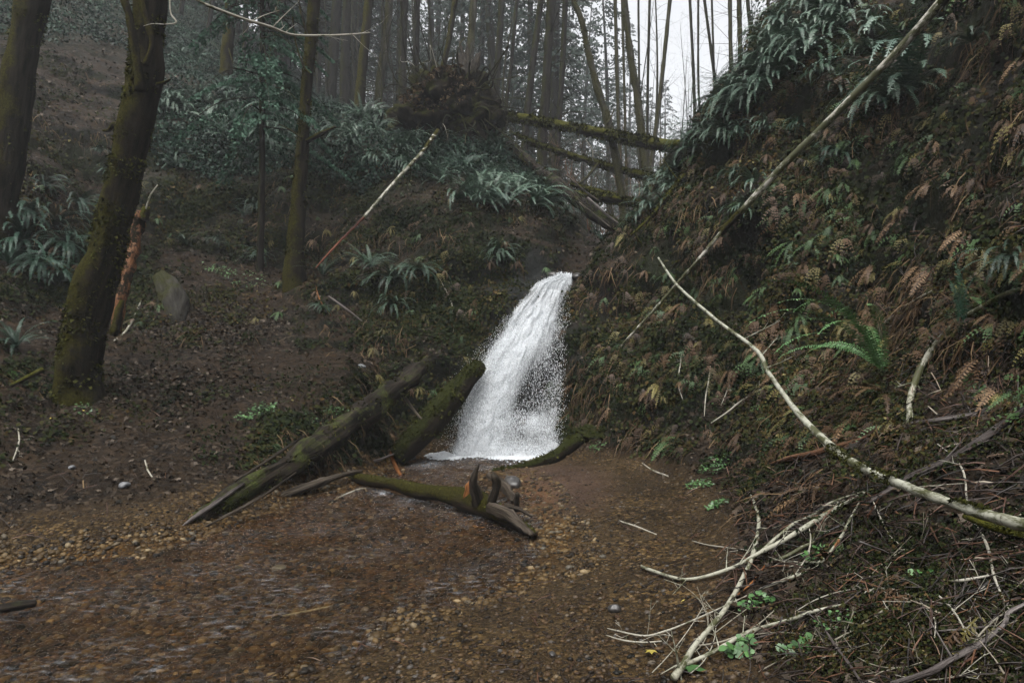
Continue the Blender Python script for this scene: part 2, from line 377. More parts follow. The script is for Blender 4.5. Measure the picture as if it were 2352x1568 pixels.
# ------------------------------------------------------------------ terrain: cross sections of the gorge, outer flanks and rear raised to block low sky light
ROWS = [
 (-16, [(-30,22),(-12,15),(-6,12),(3,12),(5,14),(8,16),(30,24)]),  # this row and the next: unseen rise behind the camera, added against low sky light
 (-9, [(-30,16),(-12,7),(-7,3.2),(-4,2.5),(-.5,2.5),(1.5,2.6),(3,3.6),(5,5.6),(8,9.5),(30,20)]),
 (-4, [(-30,10),(-12,3),(-7,.6),(-4,-.05),(-.5,0),(1.5,.3),(3,1.2),(5,2.6),(8,6.5),(30,18)]),
 (0, [(-30,8),(-12,2),(-7,.6),(-4,-.05),(-.5,0),(.3,.05),(1,.45),(2,.9),(3,1.4),(4,2.2),(5,3.6),(7,6),(12,9),(30,15)]),
 (2, [(-30,8),(-12,2.2),(-6.5,.6),(-4,-.03),(-.5,0),(.35,.04),(.9,.2),(1.5,.5),(2.6,1.0),(3.7,1.8),(4.6,3.6),(6,6),(12,10),(30,16)]),
 (3.5, [(-30,9),(-12,2.5),(-6,.6),(-4.5,0),(-1,-.03),(.75,.04),(1.3,.3),(2.6,1.05),(3.5,1.8),(4.3,3.3),(5.2,5),(8,7.5),(14,14),(30,22)]),
 (5, [(-30,11),(-12,3.5),(-6,1),(-4.6,.3),(-3.7,0),(-1,-.03),(1.35,.04),(1.9,.4),(3,1.1),(3.75,2.1),(4.3,3.6),(4.9,5),(7,7.2),(14,14),(30,22)]),
 (6.3, [(-30,12),(-12,4.2),(-6.5,1.5),(-4.5,.6),(-3.15,.3),(-2.8,.2),(-2.5,-.02),(1.6,.03),(2.2,.4),(3.5,1.6),(4.2,3.1),(4.8,4.6),(6,6.6),(14,14),(30,22)]),
 (7.5, [(-30,13),(-12,5),(-8,2.6),(-5,1.0),(-3.6,.75),(-2.55,.6),(-2.2,0),(1.65,.03),(2.3,.6),(3,1.3),(3.9,2.8),(4.6,4.6),(5.6,6.2),(8,8),(14,15),(30,23)]),
 (8.6, [(-30,14),(-14,6.2),(-9,3.6),(-5.4,1.35),(-3.4,1.08),(-2.1,1.0),(-1.75,.0),(1.3,.02),(2.0,.85),(2.9,2.4),(3.8,4.2),(5.1,6.2),(8,8.4),(14,15),(30,23)]),
 (9.8, [(-30,14),(-14,7),(-9,4.2),(-5.8,1.75),(-3.4,1.3),(-2.3,1.35),(-1.85,1.1),(-1.55,0),(.5,0),(.85,.5),(1.5,1.4),(2.2,2.6),(3,4.3),(4.0,6.2),(6,7.8),(14,15),(30,23)]),
 (10.5, [(-30,15),(-14,8),(-9,5),(-6,2.4),(-4.4,1.9),(-3,1.5),(-2.3,1.4),(-1.5,1.2),(-.9,.9),(-.2,1.1),(.45,1.15),(.85,1.6),(1.3,2.1),(1.9,2.9),(2.6,4.0),(3.3,5.5),(4.3,7.2),(8,9),(14,15),(30,23)]),
 (11.3, [(-30,15),(-14,8.5),(-9,5.4),(-6,2.9),(-3.9,2.3),(-2.3,2.2),(-1.5,2.7),(-.5,2.9),(.4,2.9),(.72,2.6),(1.15,2.6),(1.5,2.9),(2.1,3.8),(2.8,4.9),(3.6,5.7),(4.6,6.6),(8,8.6),(14,15),(30,23)]),
 (12.5, [(-30,16),(-16,9),(-9,6),(-6.2,3.3),(-3.8,2.9),(-2.3,3.9),(-1.2,4.2),(-.4,4.3),(.4,4.1),(1,3.2),(1.5,3),(2,3.6),(2.7,4.6),(3.4,5.2),(4.6,6),(8,8.2),(14,11),(30,19)]),
 (14, [(-30,17),(-16,10),(-10,7.3),(-7,5.8),(-5,5.2),(-3.4,5.5),(-1.9,5.2),(-.6,5.0),(.5,4.5),(1.3,3.6),(1.9,3.5),(2.6,4.1),(3.4,4.7),(4.5,5.4),(8,7.5),(14,10),(30,18)]),
 (16, [(-30,19),(-18,11.5),(-11,9),(-7,7.3),(-4,6.9),(-1.6,6.8),(-.3,6.3),(1.3,4.8),(2.2,3.8),(2.9,4.0),(4,4.6),(6,5.8),(9,7.6),(14,10),(30,18)]),
 (22, [(-50,30),(-25,16),(-15,14),(-10,10.9),(-6,9.2),(-2,8.2),(0,6.8),(1.5,5.2),(3,4.6),(5,5.2),(8,6.6),(14,10),(30,18)]),
 (32, [(-60,34),(-40,34),(-20,22),(-10,14),(-4,10.6),(0,7.6),(4,6.0),(8,6.5),(14,9),(30,17),(60,26)]),
 (50, [(-60,52),(-30,34),(-15,21),(-5,13),(3,9),(10,8.5),(18,10.5),(40,20),(80,32)]),
 (90, [(-100,50),(-40,32),(-10,20),(5,14),(20,12),(40,18),(100,38)]),
 (180, [(-150,70),(-40,45),(-10,34),(5,28),(20,26),(40,30),(100,50)]),
]
ROW_Y = np.array([r[0] for r in ROWS], float)
def base_h1(x, y):
    Z = np.stack([np.interp(x, [k[0] for k in r[1]], [k[1] for k in r[1]]) for r in ROWS])
    i = np.clip(np.searchsorted(ROW_Y, y) - 1, 0, len(ROWS) - 2)
    t = np.clip((y - ROW_Y[i]) / (ROW_Y[i + 1] - ROW_Y[i]), 0, 1)
    z0 = np.take_along_axis(Z, i[None], 0)[0]; z1 = np.take_along_axis(Z, (i + 1)[None], 0)[0]
    return z0 * (1 - t) + z1 * t
def base_h(x, y):
    s = .10 * (1 + np.abs(y) / 12)
    r = base_h1(x, y) * 2; k = 2
    for a in range(6):
        r = r + base_h1(x + s * math.cos(a * 1.047), y + s * math.sin(a * 1.047)); k += 1
    return r / k

WPX = [(-1500,1330),(0,1292),(370,1238),(600,1172),(760,1115),(900,1065),(955,1042),(1000,1040),(1275,1040),(1288,1062),
       (1140,1092),(1210,1092),(1262,1118),(1300,1180),(1345,1240),(1290,1310),(1150,1362),(950,1422),(750,1472),(600,1530),(450,1590),(-100,1900),(-1500,2600)]
WPOLY = np.array([P3(x, y, CZ * F / (y - 784))[:2] for x, y in WPX])
def sdist_poly(x, y, poly):
    d = np.full(x.shape, 1e9); ins = np.zeros(x.shape, bool)
    n = len(poly)
    for i in range(n):
        ax, ay = poly[i]; bx, by = poly[(i + 1) % n]
        ex, ey = bx - ax, by - ay; L = ex * ex + ey * ey
        t = np.clip(((x - ax) * ex + (y - ay) * ey) / L, 0, 1)
        d = np.minimum(d, np.hypot(x - ax - t * ex, y - ay - t * ey))
        if ay != by:
            c = ((ay > y) != (by > y)) & (x < (bx - ax) * (y - ay) / (by - ay) + ax); ins ^= c
    return np.where(ins, d, -d)          # positive in the water

us = np.linspace(-3.45, 3.45, 700); xs = np.sinh(us) * 6.4 / 1.0
ys = np.concatenate([np.linspace(-14, 0, 24)[:-1], np.linspace(0, 9, 190)[:-1], np.linspace(9, 13, 110)[:-1], np.linspace(13, 18, 76)[:-1], np.geomspace(18, 180, 90)])
NX, NY = len(xs), len(ys)
X, Y = np.meshgrid(xs, ys)
H = base_h(X, Y)
sdw = sdist_poly(X, Y, WPOLY)
sdw = sdw + .16 * fbm(np.stack([X, Y, X * 0], -1), .8, 3, 90)
flat = np.clip(1 - (np.abs(H) - .05) / .25, 0, 1) * (Y < 10.2) * (X < 4)
H = H + flat * (np.clip(-sdw * .07, -.075, .07) - .0)
def grads(H):
    gy = np.gradient(H, ys, axis=0); gx = np.gradient(H, xs, axis=1)
    N = np.stack([-gx, -gy, np.ones_like(H)], -1); return N / np.linalg.norm(N, axis=-1, keepdims=True)
N0 = grads(H)
PT = np.stack([X, Y, H], -1)
rough = 1 - flat
steep = np.clip((.92 - N0[..., 2]) / .4, 0, 1)
dn = rough * ((.07 + .16 * steep) * fbm(PT, 1.1, 2, 3) + (.035 + .07 * steep) * fbm(PT, .33, 2, 9) + .018 * vnoise(PT, .09, 21))
dn = dn + (1 - rough) * (.012 * fbm(PT, .5, 2, 31) + .004 * vnoise(PT, .06, 44))
fallc = np.exp(-((X - .15) / .75) ** 2) * np.clip((Y - 9.5) / .2, 0, 1) * np.clip((11.6 - Y) / .3, 0, 1)
dn = dn - .14 * fallc
PT = PT + N0 * dn[..., None]
TV = PT.reshape(-1, 3)
ii = np.arange(NX * NY).reshape(NY, NX)
TF = np.stack([ii[:-1, :-1], ii[:-1, 1:], ii[1:, 1:], ii[1:, :-1]], -1).reshape(-1, 4)
gravel = np.clip(flat * 1.6 - .2 + .25 * vnoise(PT, .4, 5) * flat, 0, 1)
sandc = P3(1240, 1120, CZ * F / 336)[:2]
sand = np.clip(1.25 - np.hypot((X - sandc[0] - .15) / .62, (Y - sandc[1]) / 1.3), 0, 1) * 1.6
green = np.clip((Y - 12.5) / 3, 0, 1) * np.clip((2 - X) / 3, 0, 1) * (.5 + .5 * vnoise(PT, 2.2, 61))
green = np.maximum(green, np.clip((Y - 16) / 6, 0, 1) * .7)
# the worn brown bank on the far left stays bare
green = green * np.clip(np.hypot((X + 9.4) / 1.8, (Y - 14) / 3.5) - .5, 0, 1)
me = make_mesh('ground', TV, TF, M['ground'], True, {'gravel': gravel.ravel(), 'sand': np.clip(sand, 0, 1).ravel(), 'wet': np.clip(sdw * 4 + .3, 0, 1).ravel(), 'green': np.clip(green, 0, 1).ravel(), 'rock': np.clip(fallc * 1.3, 0, 1).ravel()})
ground = tag(obj('ground', me), 'brown leaf-strewn forest ground with gorge walls and gravel stream bed', None, None, 'structure')
near = np.where((TV[TF[:, 0], 1] > -1) & (TV[TF[:, 0], 1] < 60) & (np.abs(TV[TF[:, 0], 0]) < 60))[0]
BV = BVHTree.FromPolygons(TV.tolist(), TF[near].tolist())

def hit(px, py):
    d = Vector(((px - 1176) / F, 1, -(py - 784) / F)).normalized()
    loc, nrm, idx, dist = BV.ray_cast(Vector((0, 0, CZ)), d)
    if loc is None: return None, None
    if nrm.z < 0: nrm = -nrm
    return np.array(loc), np.array(nrm)
def gz(x, y):
    loc, nrm, idx, dist = BV.ray_cast(Vector((x, y, 90)), Vector((0, 0, -1)))
    return loc.z if loc is not None else float(base_h(np.array([x]), np.array([y]))[0])

# area sampling of the visible ground
fc = TV[TF].mean(1)
fn = np.cross(TV[TF[:, 2]] - TV[TF[:, 0]], TV[TF[:, 3]] - TV[TF[:, 1]]); fa = np.linalg.norm(fn, axis=1) + 1e-12; fn = fn / fa[:, None]
fn[fn[:, 2] < 0] *= -1
fview = (np.abs(fc[:, 0]) < fc[:, 1] * .85 + .8) & (fc[:, 1] > .8)
fcv = fc - np.array((0, 0, CZ)); fdist = np.linalg.norm(fcv, axis=1)
facing = np.clip(-(fcv * fn).sum(1) / fdist, 0, 1)
fgr = gravel.ravel()[TF[:, 0]]; fsd = sdw.ravel()[TF[:, 0]]; fgreen = green.ravel()[TF[:, 0]]
def sample(n, wfun, pw=2.0):
    wt = fa * fview * (facing + .08) / fdist ** pw * wfun
    wt = wt / wt.sum()
    idx = rng.choice(len(wt), n, p=wt)
    q = TV[TF[idx]]; u = rng.random((n, 1)); v = rng.random((n, 1))
    p = (q[:, 0] * (1 - u) + q[:, 1] * u) * (1 - v) + (q[:, 3] * (1 - u) + q[:, 2] * u) * v
    return p, fn[idx]

def frames(N, rnd_tilt=0.0, up=None, down=False):
    """columns x, y, z; z about the normal; y random, or straight down the slope when down"""
    N = N + rng.normal(0, 1, N.shape) * rnd_tilt
    N = N / np.linalg.norm(N, axis=1, keepdims=True)
    if down:
        t = np.tile(np.array([[0, 0, -1.0]]), (len(N), 1)) + rng.normal(0, .25, N.shape)
    else:
        t = rng.normal(0, 1, N.shape)
    t = t - (t * N).sum(1, keepdims=True) * N; t = t / (np.linalg.norm(t, axis=1, keepdims=True) + 1e-9)
    b = np.cross(t, N)
    return np.stack([b, t, N], -1)       # (n,3,3) columns

def scatter(tv, tf, pos, R, s, rnd):
    """copies of a template merged: returns V, faces, attrs"""
    n, k = len(pos), len(tv)
    s = np.asarray(s)
    if s.ndim == 1: s = s[:, None]
    V = np.einsum('nij,nkj->nki', R, tv[None] * s[:, None, :] if s.shape[1] == 3 else tv[None] * s[:, :, None]) + pos[:, None]
    Fs = [(f[None] + (np.arange(n) * k)[:, None, None]).reshape(-1, f.shape[1]) for f in tf]
    return V.reshape(-1, 3), Fs, {'rnd': np.repeat(rnd, k)}

# ------------------------------------------------------------------ tubes
def catmull(P, n):
    P = np.asarray(P, float)
    if len(P) == 2: t = np.linspace(0, 1, n)[:, None]; return P[0] * (1 - t) + P[1] * t
    Q = np.vstack([2 * P[0] - P[1], P, 2 * P[-1] - P[-2]])
    out = []
    T = np.linspace(0, len(P) - 1, n)
    for t in T:
        i = min(int(t), len(P) - 2); u = t - i
        p0, p1, p2, p3 = Q[i], Q[i + 1], Q[i + 2], Q[i + 3]
        out.append(.5 * ((2 * p1) + (-p0 + p2) * u + (2 * p0 - 5 * p1 + 4 * p2 - p3) * u * u + (-p0 + 3 * p1 - 3 * p2 + p3) * u ** 3))
    return np.array(out)

def tube(P, R, nseg=10, n=None, lump=0.0, lscale=.3, seed=0, flare=None):
    P = np.asarray(P, float); R = np.asarray(R, float)
    L = np.linalg.norm(np.diff(P, axis=0), axis=1).sum()
    if n is None: n = int(np.clip(L / max(R.mean() * 1.2, .02), 6, 90))
    Q = catmull(np.hstack([P, R[:, None]]), n); c = Q[:, :3]; r = np.maximum(Q[:, 3], .0012)
    T = np.gradient(c, axis=0); T /= np.linalg.norm(T, axis=1, keepdims=True) + 1e-9
    ref = np.array((0.0, 0, 1)) if abs(T[0, 2]) < .9 else np.array((1.0, 0, 0))
    U = np.cross(T, ref); U /= np.linalg.norm(U, axis=1, keepdims=True) + 1e-9
    W = np.cross(T, U)
    a = np.linspace(0, 2 * math.pi, nseg, endpoint=False)
    dirs = U[:, None] * np.cos(a)[None, :, None] + W[:, None] * np.sin(a)[None, :, None]
    pos = c[:, None] + dirs * r[:, None, None]
    if lump:
        nz = fbm(pos, lscale, 3, seed)
        pos = pos + dirs * (nz * lump * r[:, None])[..., None]
    al = np.concatenate([[0], np.cumsum(np.linalg.norm(np.diff(c, axis=0), axis=1))]) + (seed % 37) * .73
    tuv = np.stack([np.cos(a)[None] * r[:, None], np.sin(a)[None] * r[:, None], np.repeat(al[:, None], nseg, 1)], -1).reshape(-1, 3)
    V = pos.reshape(-1, 3)
    i = np.arange(n * nseg).reshape(n, nseg); j = np.roll(i, -1, 1)
    Fq = np.stack([i[:-1], j[:-1], j[1:], i[1:]], -1).reshape(-1, 4)
    V = np.vstack([V, c[0] - T[0] * r[0] * .25, c[-1] + T[-1] * r[-1] * .35]); tuv = np.vstack([tuv, tuv[0], tuv[-1]])
    k = n * nseg
    Ft = np.vstack([np.stack([j[0], i[0], np.full(nseg, k)], -1), np.stack([i[-1], j[-1], np.full(nseg, k + 1)], -1)])
    return V, [Fq, Ft], {'tuv': tuv}

def tube_obj(name, parts, mat, parent=None, smooth=True):
    V, Fs, A = join(parts)
    return obj(name, make_mesh(name, V, Fs, mat, smooth, A), parent)

def side_twigs(P, R, num, length, seed, spread=1.0, rk=.35, up=.2, gen=1, nseg=5):
    """branchlets leaving a limb"""
    rs = np.random.default_rng(seed); out = []
    c = catmull(np.hstack([np.asarray(P, float), np.asarray(R, float)[:, None]]), 40)
    for k in range(num):
        i = rs.integers(6, 39); p = c[i, :3]; r = c[i, 3]
        t = c[i, :3] - c[i - 1, :3]; t /= np.linalg.norm(t) + 1e-9
        d = t * .6 + rs.normal(0, 1, 3) * spread * .6; d[2] += up; d /= np.linalg.norm(d)
        L = length * rs.uniform(.4, 1.2)
        b = rs.normal(0, .18, 3) * L
        pts = [p, p + d * L * .5 + b * .4, p + d * L + b]
        rr = max(r * rk, .002)
        out.append(tube(pts, [rr, rr * .6, rr * .2], nseg, 7, .15, .05, seed + k))
        if gen > 1:
            out += side_twigs(pts, [rr, rr * .6, rr * .2], 2, L * .5, seed * 3 + k, spread, .6, up, gen - 1, 4)
    return out

# ------------------------------------------------------------------ stream water and waterfall
gx_, gy_ = np.meshgrid(np.arange(-12, 2.2, .09), np.arange(.4, 10.6, .09))
sw = sdist_poly(gx_, gy_, WPOLY)
rip = .010 * fbm(np.stack([gx_ * 1.5 + gy_ * .6, gy_ * .8, gx_ * 0], -1), .35, 3, 71)
idx = -np.ones(gx_.shape, int); keep = sw > -.35
kq = keep[:-1, :-1] & keep[:-1, 1:] & keep[1:, 1:] & keep[1:, :-1]
use = np.zeros_like(keep); use[:-1, :-1] |= kq; use[:-1, 1:] |= kq; use[1:, 1:] |= kq; use[1:, :-1] |= kq
idx[use] = np.arange(use.sum())
wv = np.stack([gx_[use], gy_[use], -.012 + rip[use]], -1)
wf = np.stack([idx[:-1, :-1], idx[:-1, 1:], idx[1:, 1:], idx[1:, :-1]], -1)[kq]
def foam_at(px, py, r):
    p = P3(px, py, CZ * F / (py - 784)); return np.exp(-(((wv[:, 0] - p[0]) / r) ** 2 + ((wv[:, 1] - p[1]) / (r * 1.6)) ** 2))
fo = np.clip(1.0 * np.exp(-((wv[:, 1] - 9.75) / .34) ** 2) * np.clip((wv[:, 0] + 1.45) / .6, 0, 1) * np.clip((.85 - wv[:, 0]) / .2, 0, 1) * (.9 + .6 * fbm(wv * np.array((3, 5, 1)), 1, 3, 4)), 0, 1)
for px, py, r, s in ((1268, 1228, .12, .8), (1290, 1245, .1, .6), (980, 1062, .2, .4), (1180, 1070, .2, .3), (880, 1128, .08, .5), (930, 1145, .1, .2)):
    fo = np.maximum(fo, s * foam_at(px, py, r))
tag(obj('stream_water', make_mesh('stream_water', wv, wf, M['water'], True, {'foam': fo})), 'shallow clear brown stream below the waterfall', None, None, 'structure')

LE = [(1286,628),(1232,650),(1184,706),(1162,752),(1118,808),(1082,868),(1062,930),(1052,980),(1040,1046)]
RE = [(1313,629),(1313,655),(1309,715),(1305,760),(1302,830),(1297,900),(1290,960),(1284,1000),(1282,1048)]
DP = [11.35,11.2,10.95,10.75,10.42,10.18,10.0,9.88,9.76]
nu, nv = 70, 170
tv_ = np.linspace(0, 8, nv)
def it(a): return np.interp(tv_, range(9), a)
lx, ly, rx, ry, dp = it([p[0] for p in LE]), it([p[1] for p in LE]), it([p[0] for p in RE]), it([p[1] for p in RE]), it(DP)
def fall_point(u, vi, off):
    """u across 0..1, vi row float, off towards the camera"""
    g = lambda a: np.interp(vi, np.arange(nv), a)
    px = g(lx) * (1 - u) + g(rx) * u; py = g(ly) * (1 - u) + g(ry) * u; d = g(dp) - off
    return np.stack([(px - 1176) / F * d, d, CZ - (py - 784) / F * d], -1)
def dens_fn(u, v):
    """how full the fall is: u across, v down 0..1"""
    d = .95 - .33 * np.clip((v - .30) / .3, 0, 1)
    d = d + .45 * np.exp(-((u - (.52 - .28 * v)) / .17) ** 2) * (v > .15)       # main jet leaning left
    d = d - .46 * np.exp(-((u - .66) / .20) ** 2) * np.exp(-((v - .66) / .24) ** 2)   # thin, broken middle right
    d = d - .66 * np.exp(-((u - .90) / .13) ** 2) * np.exp(-((v - .36) / .22) ** 2)   # dark rock by the right edge
    d = d + .5 * np.exp(-((u - .74) / .1) ** 2) * np.exp(-((v - .80) / .07) ** 2)
    d = d + .4 * np.exp(-((v - 1.0) / .06) ** 2)
    edge = np.minimum(u, 1 - u)
    d = d - .45 * np.clip(1 - edge / .05, 0, 1)
    d = d + .12 * np.clip((v - .4) * 2, 0, 1) * np.exp(-((u - .2) / .2) ** 2)
    return d
fallr = tag(empty('waterfall', P3(1165, 1046, 9.76)), 'white waterfall dropping over dark rock into the stream', None, None, 'structure')
def addfall(o):
    o.parent = fallr; o.matrix_parent_inverse = Matrix.Translation(-fallr.location); return o
U_, V_ = np.meshgrid(np.linspace(0, 1, nu), np.arange(nv, dtype=float))
for li, off0 in enumerate((.06, .16, .24)):
    pt = fall_point(U_, V_, off0)
    nz = fbm(np.stack([U_ * 6, V_ / nv * 5, U_ * 0 + li * 7], -1), .55, 3, 80 + li)
    pt[..., 1] -= .05 * nz * np.clip(V_ / nv * 3, 0, 1) + .02 * fbm(np.stack([U_ * 22, V_ / nv * 26, U_ * 0], -1), 1, 2, 90 + li); pt[..., 0] += .03 * nz
    q = np.arange(nu * nv).reshape(nv, nu); fq = np.stack([q[:-1, :-1], q[:-1, 1:], q[1:, 1:], q[1:, :-1]], -1).reshape(-1, 4)
    dn_ = dens_fn(U_, V_ / nv) - (.10, .30, .45)[li]
    flow = np.stack([U_ * (1 + .6 * V_ / nv) + li * 3.3, V_ / nv * 3.2 + li * 1.7, U_ * 0], -1).reshape(-1, 3)
    addfall(obj('cascade', make_mesh('cascade', pt.reshape(-1, 3), fq, M['fall'], True, {'flow': flow, 'dens': np.clip(dn_, 0, 1.4).ravel()})))
OCT = np.array([(0,0,1),(1,0,0),(0,1,0),(-1,0,0),(0,-1,0),(0,0,-1)], float); OCF = [np.array([(0,1,2),(0,2,3),(0,3,4),(0,4,1),(5,2,1),(5,3,2),(5,4,3),(5,1,4)])]
nd = 40000
u = rng.random(nd * 3); v = rng.random(nd * 3) ** .85
pr = np.clip(dens_fn(np.clip(u, .0, 1), v) * .8 + .15, .05, 1.2) * (.55 + .45 * fbm(np.stack([u * 14, v * 10, u * 0], -1), 1, 2, 5))
kp = rng.random(nd * 3) < pr; u, v = u[kp][:nd], v[kp][:nd]
u = u + rng.normal(0, .016, len(u)) * (1 + 1.5 * v) ; off = .05 + .28 * rng.random(len(u)) * (.4 + v)
pp = fall_point(u, v * (nv - 1), off); pp[:, 2] += rng.normal(0, .02, len(pp))
s = rng.uniform(.0012, .0042, len(pp)); S = np.stack([s, s, s * rng.uniform(1.5, 5, len(pp))], -1)
pp[:, 2] = np.maximum(pp[:, 2], .01)
Rm = frames(np.tile([[0, 0, 1.0]], (len(pp), 1)), .2)
# spray thrown left of the fall and over the pool
ns = 2600
us_ = rng.normal(-.02, .07, ns); vs_ = rng.uniform(.3, 1, ns); ps = fall_point(us_, vs_ * (nv - 1), rng.uniform(.05, .4, ns))
ss = rng.uniform(.002, .005, ns)
V1, F1, A1 = scatter(OCT, OCF, pp, Rm, S, rng.random(len(pp)))
V2, F2, A2 = scatter(OCT, OCF, ps, frames(np.tile([[0, 0, 1.0]], (ns, 1)), .5), ss, rng.random(ns))
V_j, F_j, A_j = join([(V1, F1, A1), (V2, F2, A2)])
addfall(tag(obj('spray', make_mesh('spray', V_j, F_j, M['drops'], True, A_j)), 'flying white drops of the fall', None, None, 'stuff'))
# foam heaped where it lands
nf = 30000
fx = rng.uniform(-1.22, .66, nf); fy = 9.74 - np.abs(rng.normal(0, .22, nf)) * (.75 + .6 * fbm(np.stack([fx * 2.2, fx * 0, fx * 0], -1), 1, 3, 40)); fz = .0 + .09 * np.clip((fx + 1.25) / .8, .1, 1) * np.exp(-((fy - 9.7) / .12) ** 2) * rng.random(nf) * (1.0 + 1.3 * fbm(np.stack([fx * 5, fy * 2, fx * 0], -1), 1, 2, 3))
kp = (rng.random(nf) < np.exp(-((fy - 9.7) / .34) ** 2) * (.8 + .6 * fbm(np.stack([fx * 3, fy * 6, fx * 0], -1), 1, 2, 8)) * 1.3 * np.clip((fx + 1.3) / .6, .06, 1) ** 1.3)
fp = np.stack([fx, fy, np.maximum(fz, .0)], -1)[kp]
sF = rng.uniform(.006, .018, len(fp)); S3 = np.stack([sF * 1.5, sF * 1.5, sF * .55], -1)
Vf, Ff, Af = scatter(OCT, OCF, fp, frames(np.tile([[0, 0, 1.0]], (len(fp), 1)), .2), S3, rng.random(len(fp)))
addfall(tag(obj('foam', make_mesh('foam', Vf, Ff, M['drops'], True, Af)), 'white foam where the fall lands', None, None, 'stuff'))

# ------------------------------------------------------------------ standing trees
def px_path(pts, d, w=1.0):
    """pts (px, py, width px[, d]) -> points and radii"""
    P = [P3(p[0], p[1], p[3] if len(p) > 3 else d) for p in pts]
    R = [p[2] / 2 / F * (p[3] if len(p) > 3 else d) * .9 / math.sqrt(1 + ((p[0] - 1176) / F) ** 2) for p in pts]
    return P, R

def moss_tufts(P, R, num, seed, s=.02, only_up=.0):
    rs = np.random.default_rng(seed)
    c = catmull(np.hstack([np.asarray(P, float), np.asarray(R, float)[:, None]]), 200)
    i = rs.integers(1, 199, num); a = rs.uniform(0, 2 * math.pi, num)
    T = c[i, :3] - c[i - 1, :3]; T /= np.linalg.norm(T, axis=1, keepdims=True) + 1e-9
    ref = np.array((0.0, 0, 1)) if abs(T[:, 2]).mean() < .8 else np.array((1.0, 0, 0))
    U = np.cross(T, ref); U /= np.linalg.norm(U, axis=1, keepdims=True) + 1e-9; W = np.cross(T, U)
    dr = U * np.cos(a)[:, None] + W * np.sin(a)[:, None]
    msk = fbm(c[i, :3] + dr * c[i, 3][:, None], .25, 2, seed) + only_up * dr[:, 2] > -.1
    p = (c[i, :3] + dr * c[i, 3][:, None] * .96)[msk]; dr = dr[msk]
    n = len(p)
    tri = np.array([(-.5, 0, 0), (.5, 0, 0), (.1, .4, 1.0)]); tf = [np.array([(0, 1, 2)])]
    return scatter(tri, tf, p, frames(dr + np.array([[0, 0, -.5]]), .45), rs.uniform(.5, 1.4, n) * s, rs.random(n))

def standing(name, label, cat, pts, d, mat, group=None, branches=(), twig=0, tw_len=.8, top=None, lump=.18, lscale=.35, nseg=14, seed=0, tufts=0, roots=False, bury=.35):
    P, R = px_path(pts, d)
    x, y = P[0][0], P[0][1]
    g = gz(x, y)
    if P[0][2] > g + .05:                        # carry the trunk down to its ground
        P.insert(0, np.array((x, y, g))); R.insert(0, R[0] * 1.15)
    g0 = P[0].copy()
    P.insert(0, P[0] + np.array((0, 0, -bury))); R.insert(0, R[0] * 1.05)
    if top:                                      # carry it on above the picture
        dvec = P[-1] - P[-2]; dvec /= np.linalg.norm(dvec)
        P.append(P[-1] + dvec * top * .5); R.append(R[-1] * .8); P.append(P[-1] + dvec * top * .5); R.append(R[-1] * .5)
    root = tag(empty(name, g0), label, cat, group)
    def add(nm, parts, m, smooth=True):
        V, Fs, A = join(parts); V = V - g0
        return obj(nm, make_mesh(nm, V, Fs, m, smooth, A), root)
    parts = [tube(P, R, nseg, None, lump, lscale, seed)]
    if roots:
        for k in range(6):
            a = k * 1.05 + .3; r = R[1]
            e = np.array((math.cos(a), math.sin(a), 0)); q0 = g0 + e * r * .35 + np.array((0, 0, r * 1.1)); q1 = g0 + e * r * 1.25
            q2 = g0 + e * r * 1.9; q1[2] = gz(*q1[:2]) - r * .12; q2[2] = gz(*q2[:2]) - .25
            parts.append(tube([q0, q1, q2], [r * .55, r * .4, r * .15], 8, 9, .3, .2, seed + k))
    add('trunk', parts, mat)
    for bi, bp in enumerate(branches):
        bpts, bd = bp[0], (bp[1] if len(bp) > 1 else d); bm = bp[2] if len(bp) > 2 else mat
        Pb, Rb = px_path(bpts, bd)
        pb = [tube(Pb, Rb, 8, None, .25, .12, seed + bi + 5)] + (side_twigs(Pb, Rb, bp[3], bp[4], seed + bi, 1, .4, .2) if len(bp) > 3 else [])
        add('branch', pb, bm)
    if twig:
        add('branches', side_twigs(P, R, twig, tw_len, seed + 99, 1.3, .12, .15, 2), mat)
    if tufts:
        V, Fs, A = moss_tufts(P, R, tufts, seed, .035)
        obj('moss', make_mesh('moss', V - g0, Fs, M['moss_tuft'], False, A), root)
    return root

standing('alder_tree', 'big leaning moss-covered tree on the left bank, forking near the top', 'tree',
         [(178,935,150),(180,865,124),(187,795,120),(198,725,115),(218,656,110),(242,586,104),(259,516,98),(279,430,93),(299,348,92),(315,260,86),(332,174,92),(338,87,84),(345,0,85),(352,-260,70)], 7.6, M['bark_moss'],
         branches=[([(322,210,34),(318,150,30),(308,100,24),(300,50,22),(285,0,22),(262,-70,18)],7.45),
                   ([(335,150,18),(350,100,16),(334,40,16),(318,-20,16)],7.3),
                   ([(272,300,12),(262,285,14),(250,300,10),(236,300,5)],7.5),
                   ([(360,195,14),(378,190,10),(392,182,4)],7.5)], lump=.17, lscale=.45, nseg=22, seed=3, tufts=9000, top=5, bury=.8)
standing('maple_tree', 'dark broad trunk cut off by the left edge of the photo', 'tree',
         [(-10,470,120),(15,360,100),(38,220,92),(58,90,90),(78,-20,90),(110,-260,70)], 9.9, M['bark_moss'], lump=.16, lscale=.5, nseg=20, seed=9, tufts=3000, top=5, bury=.8)
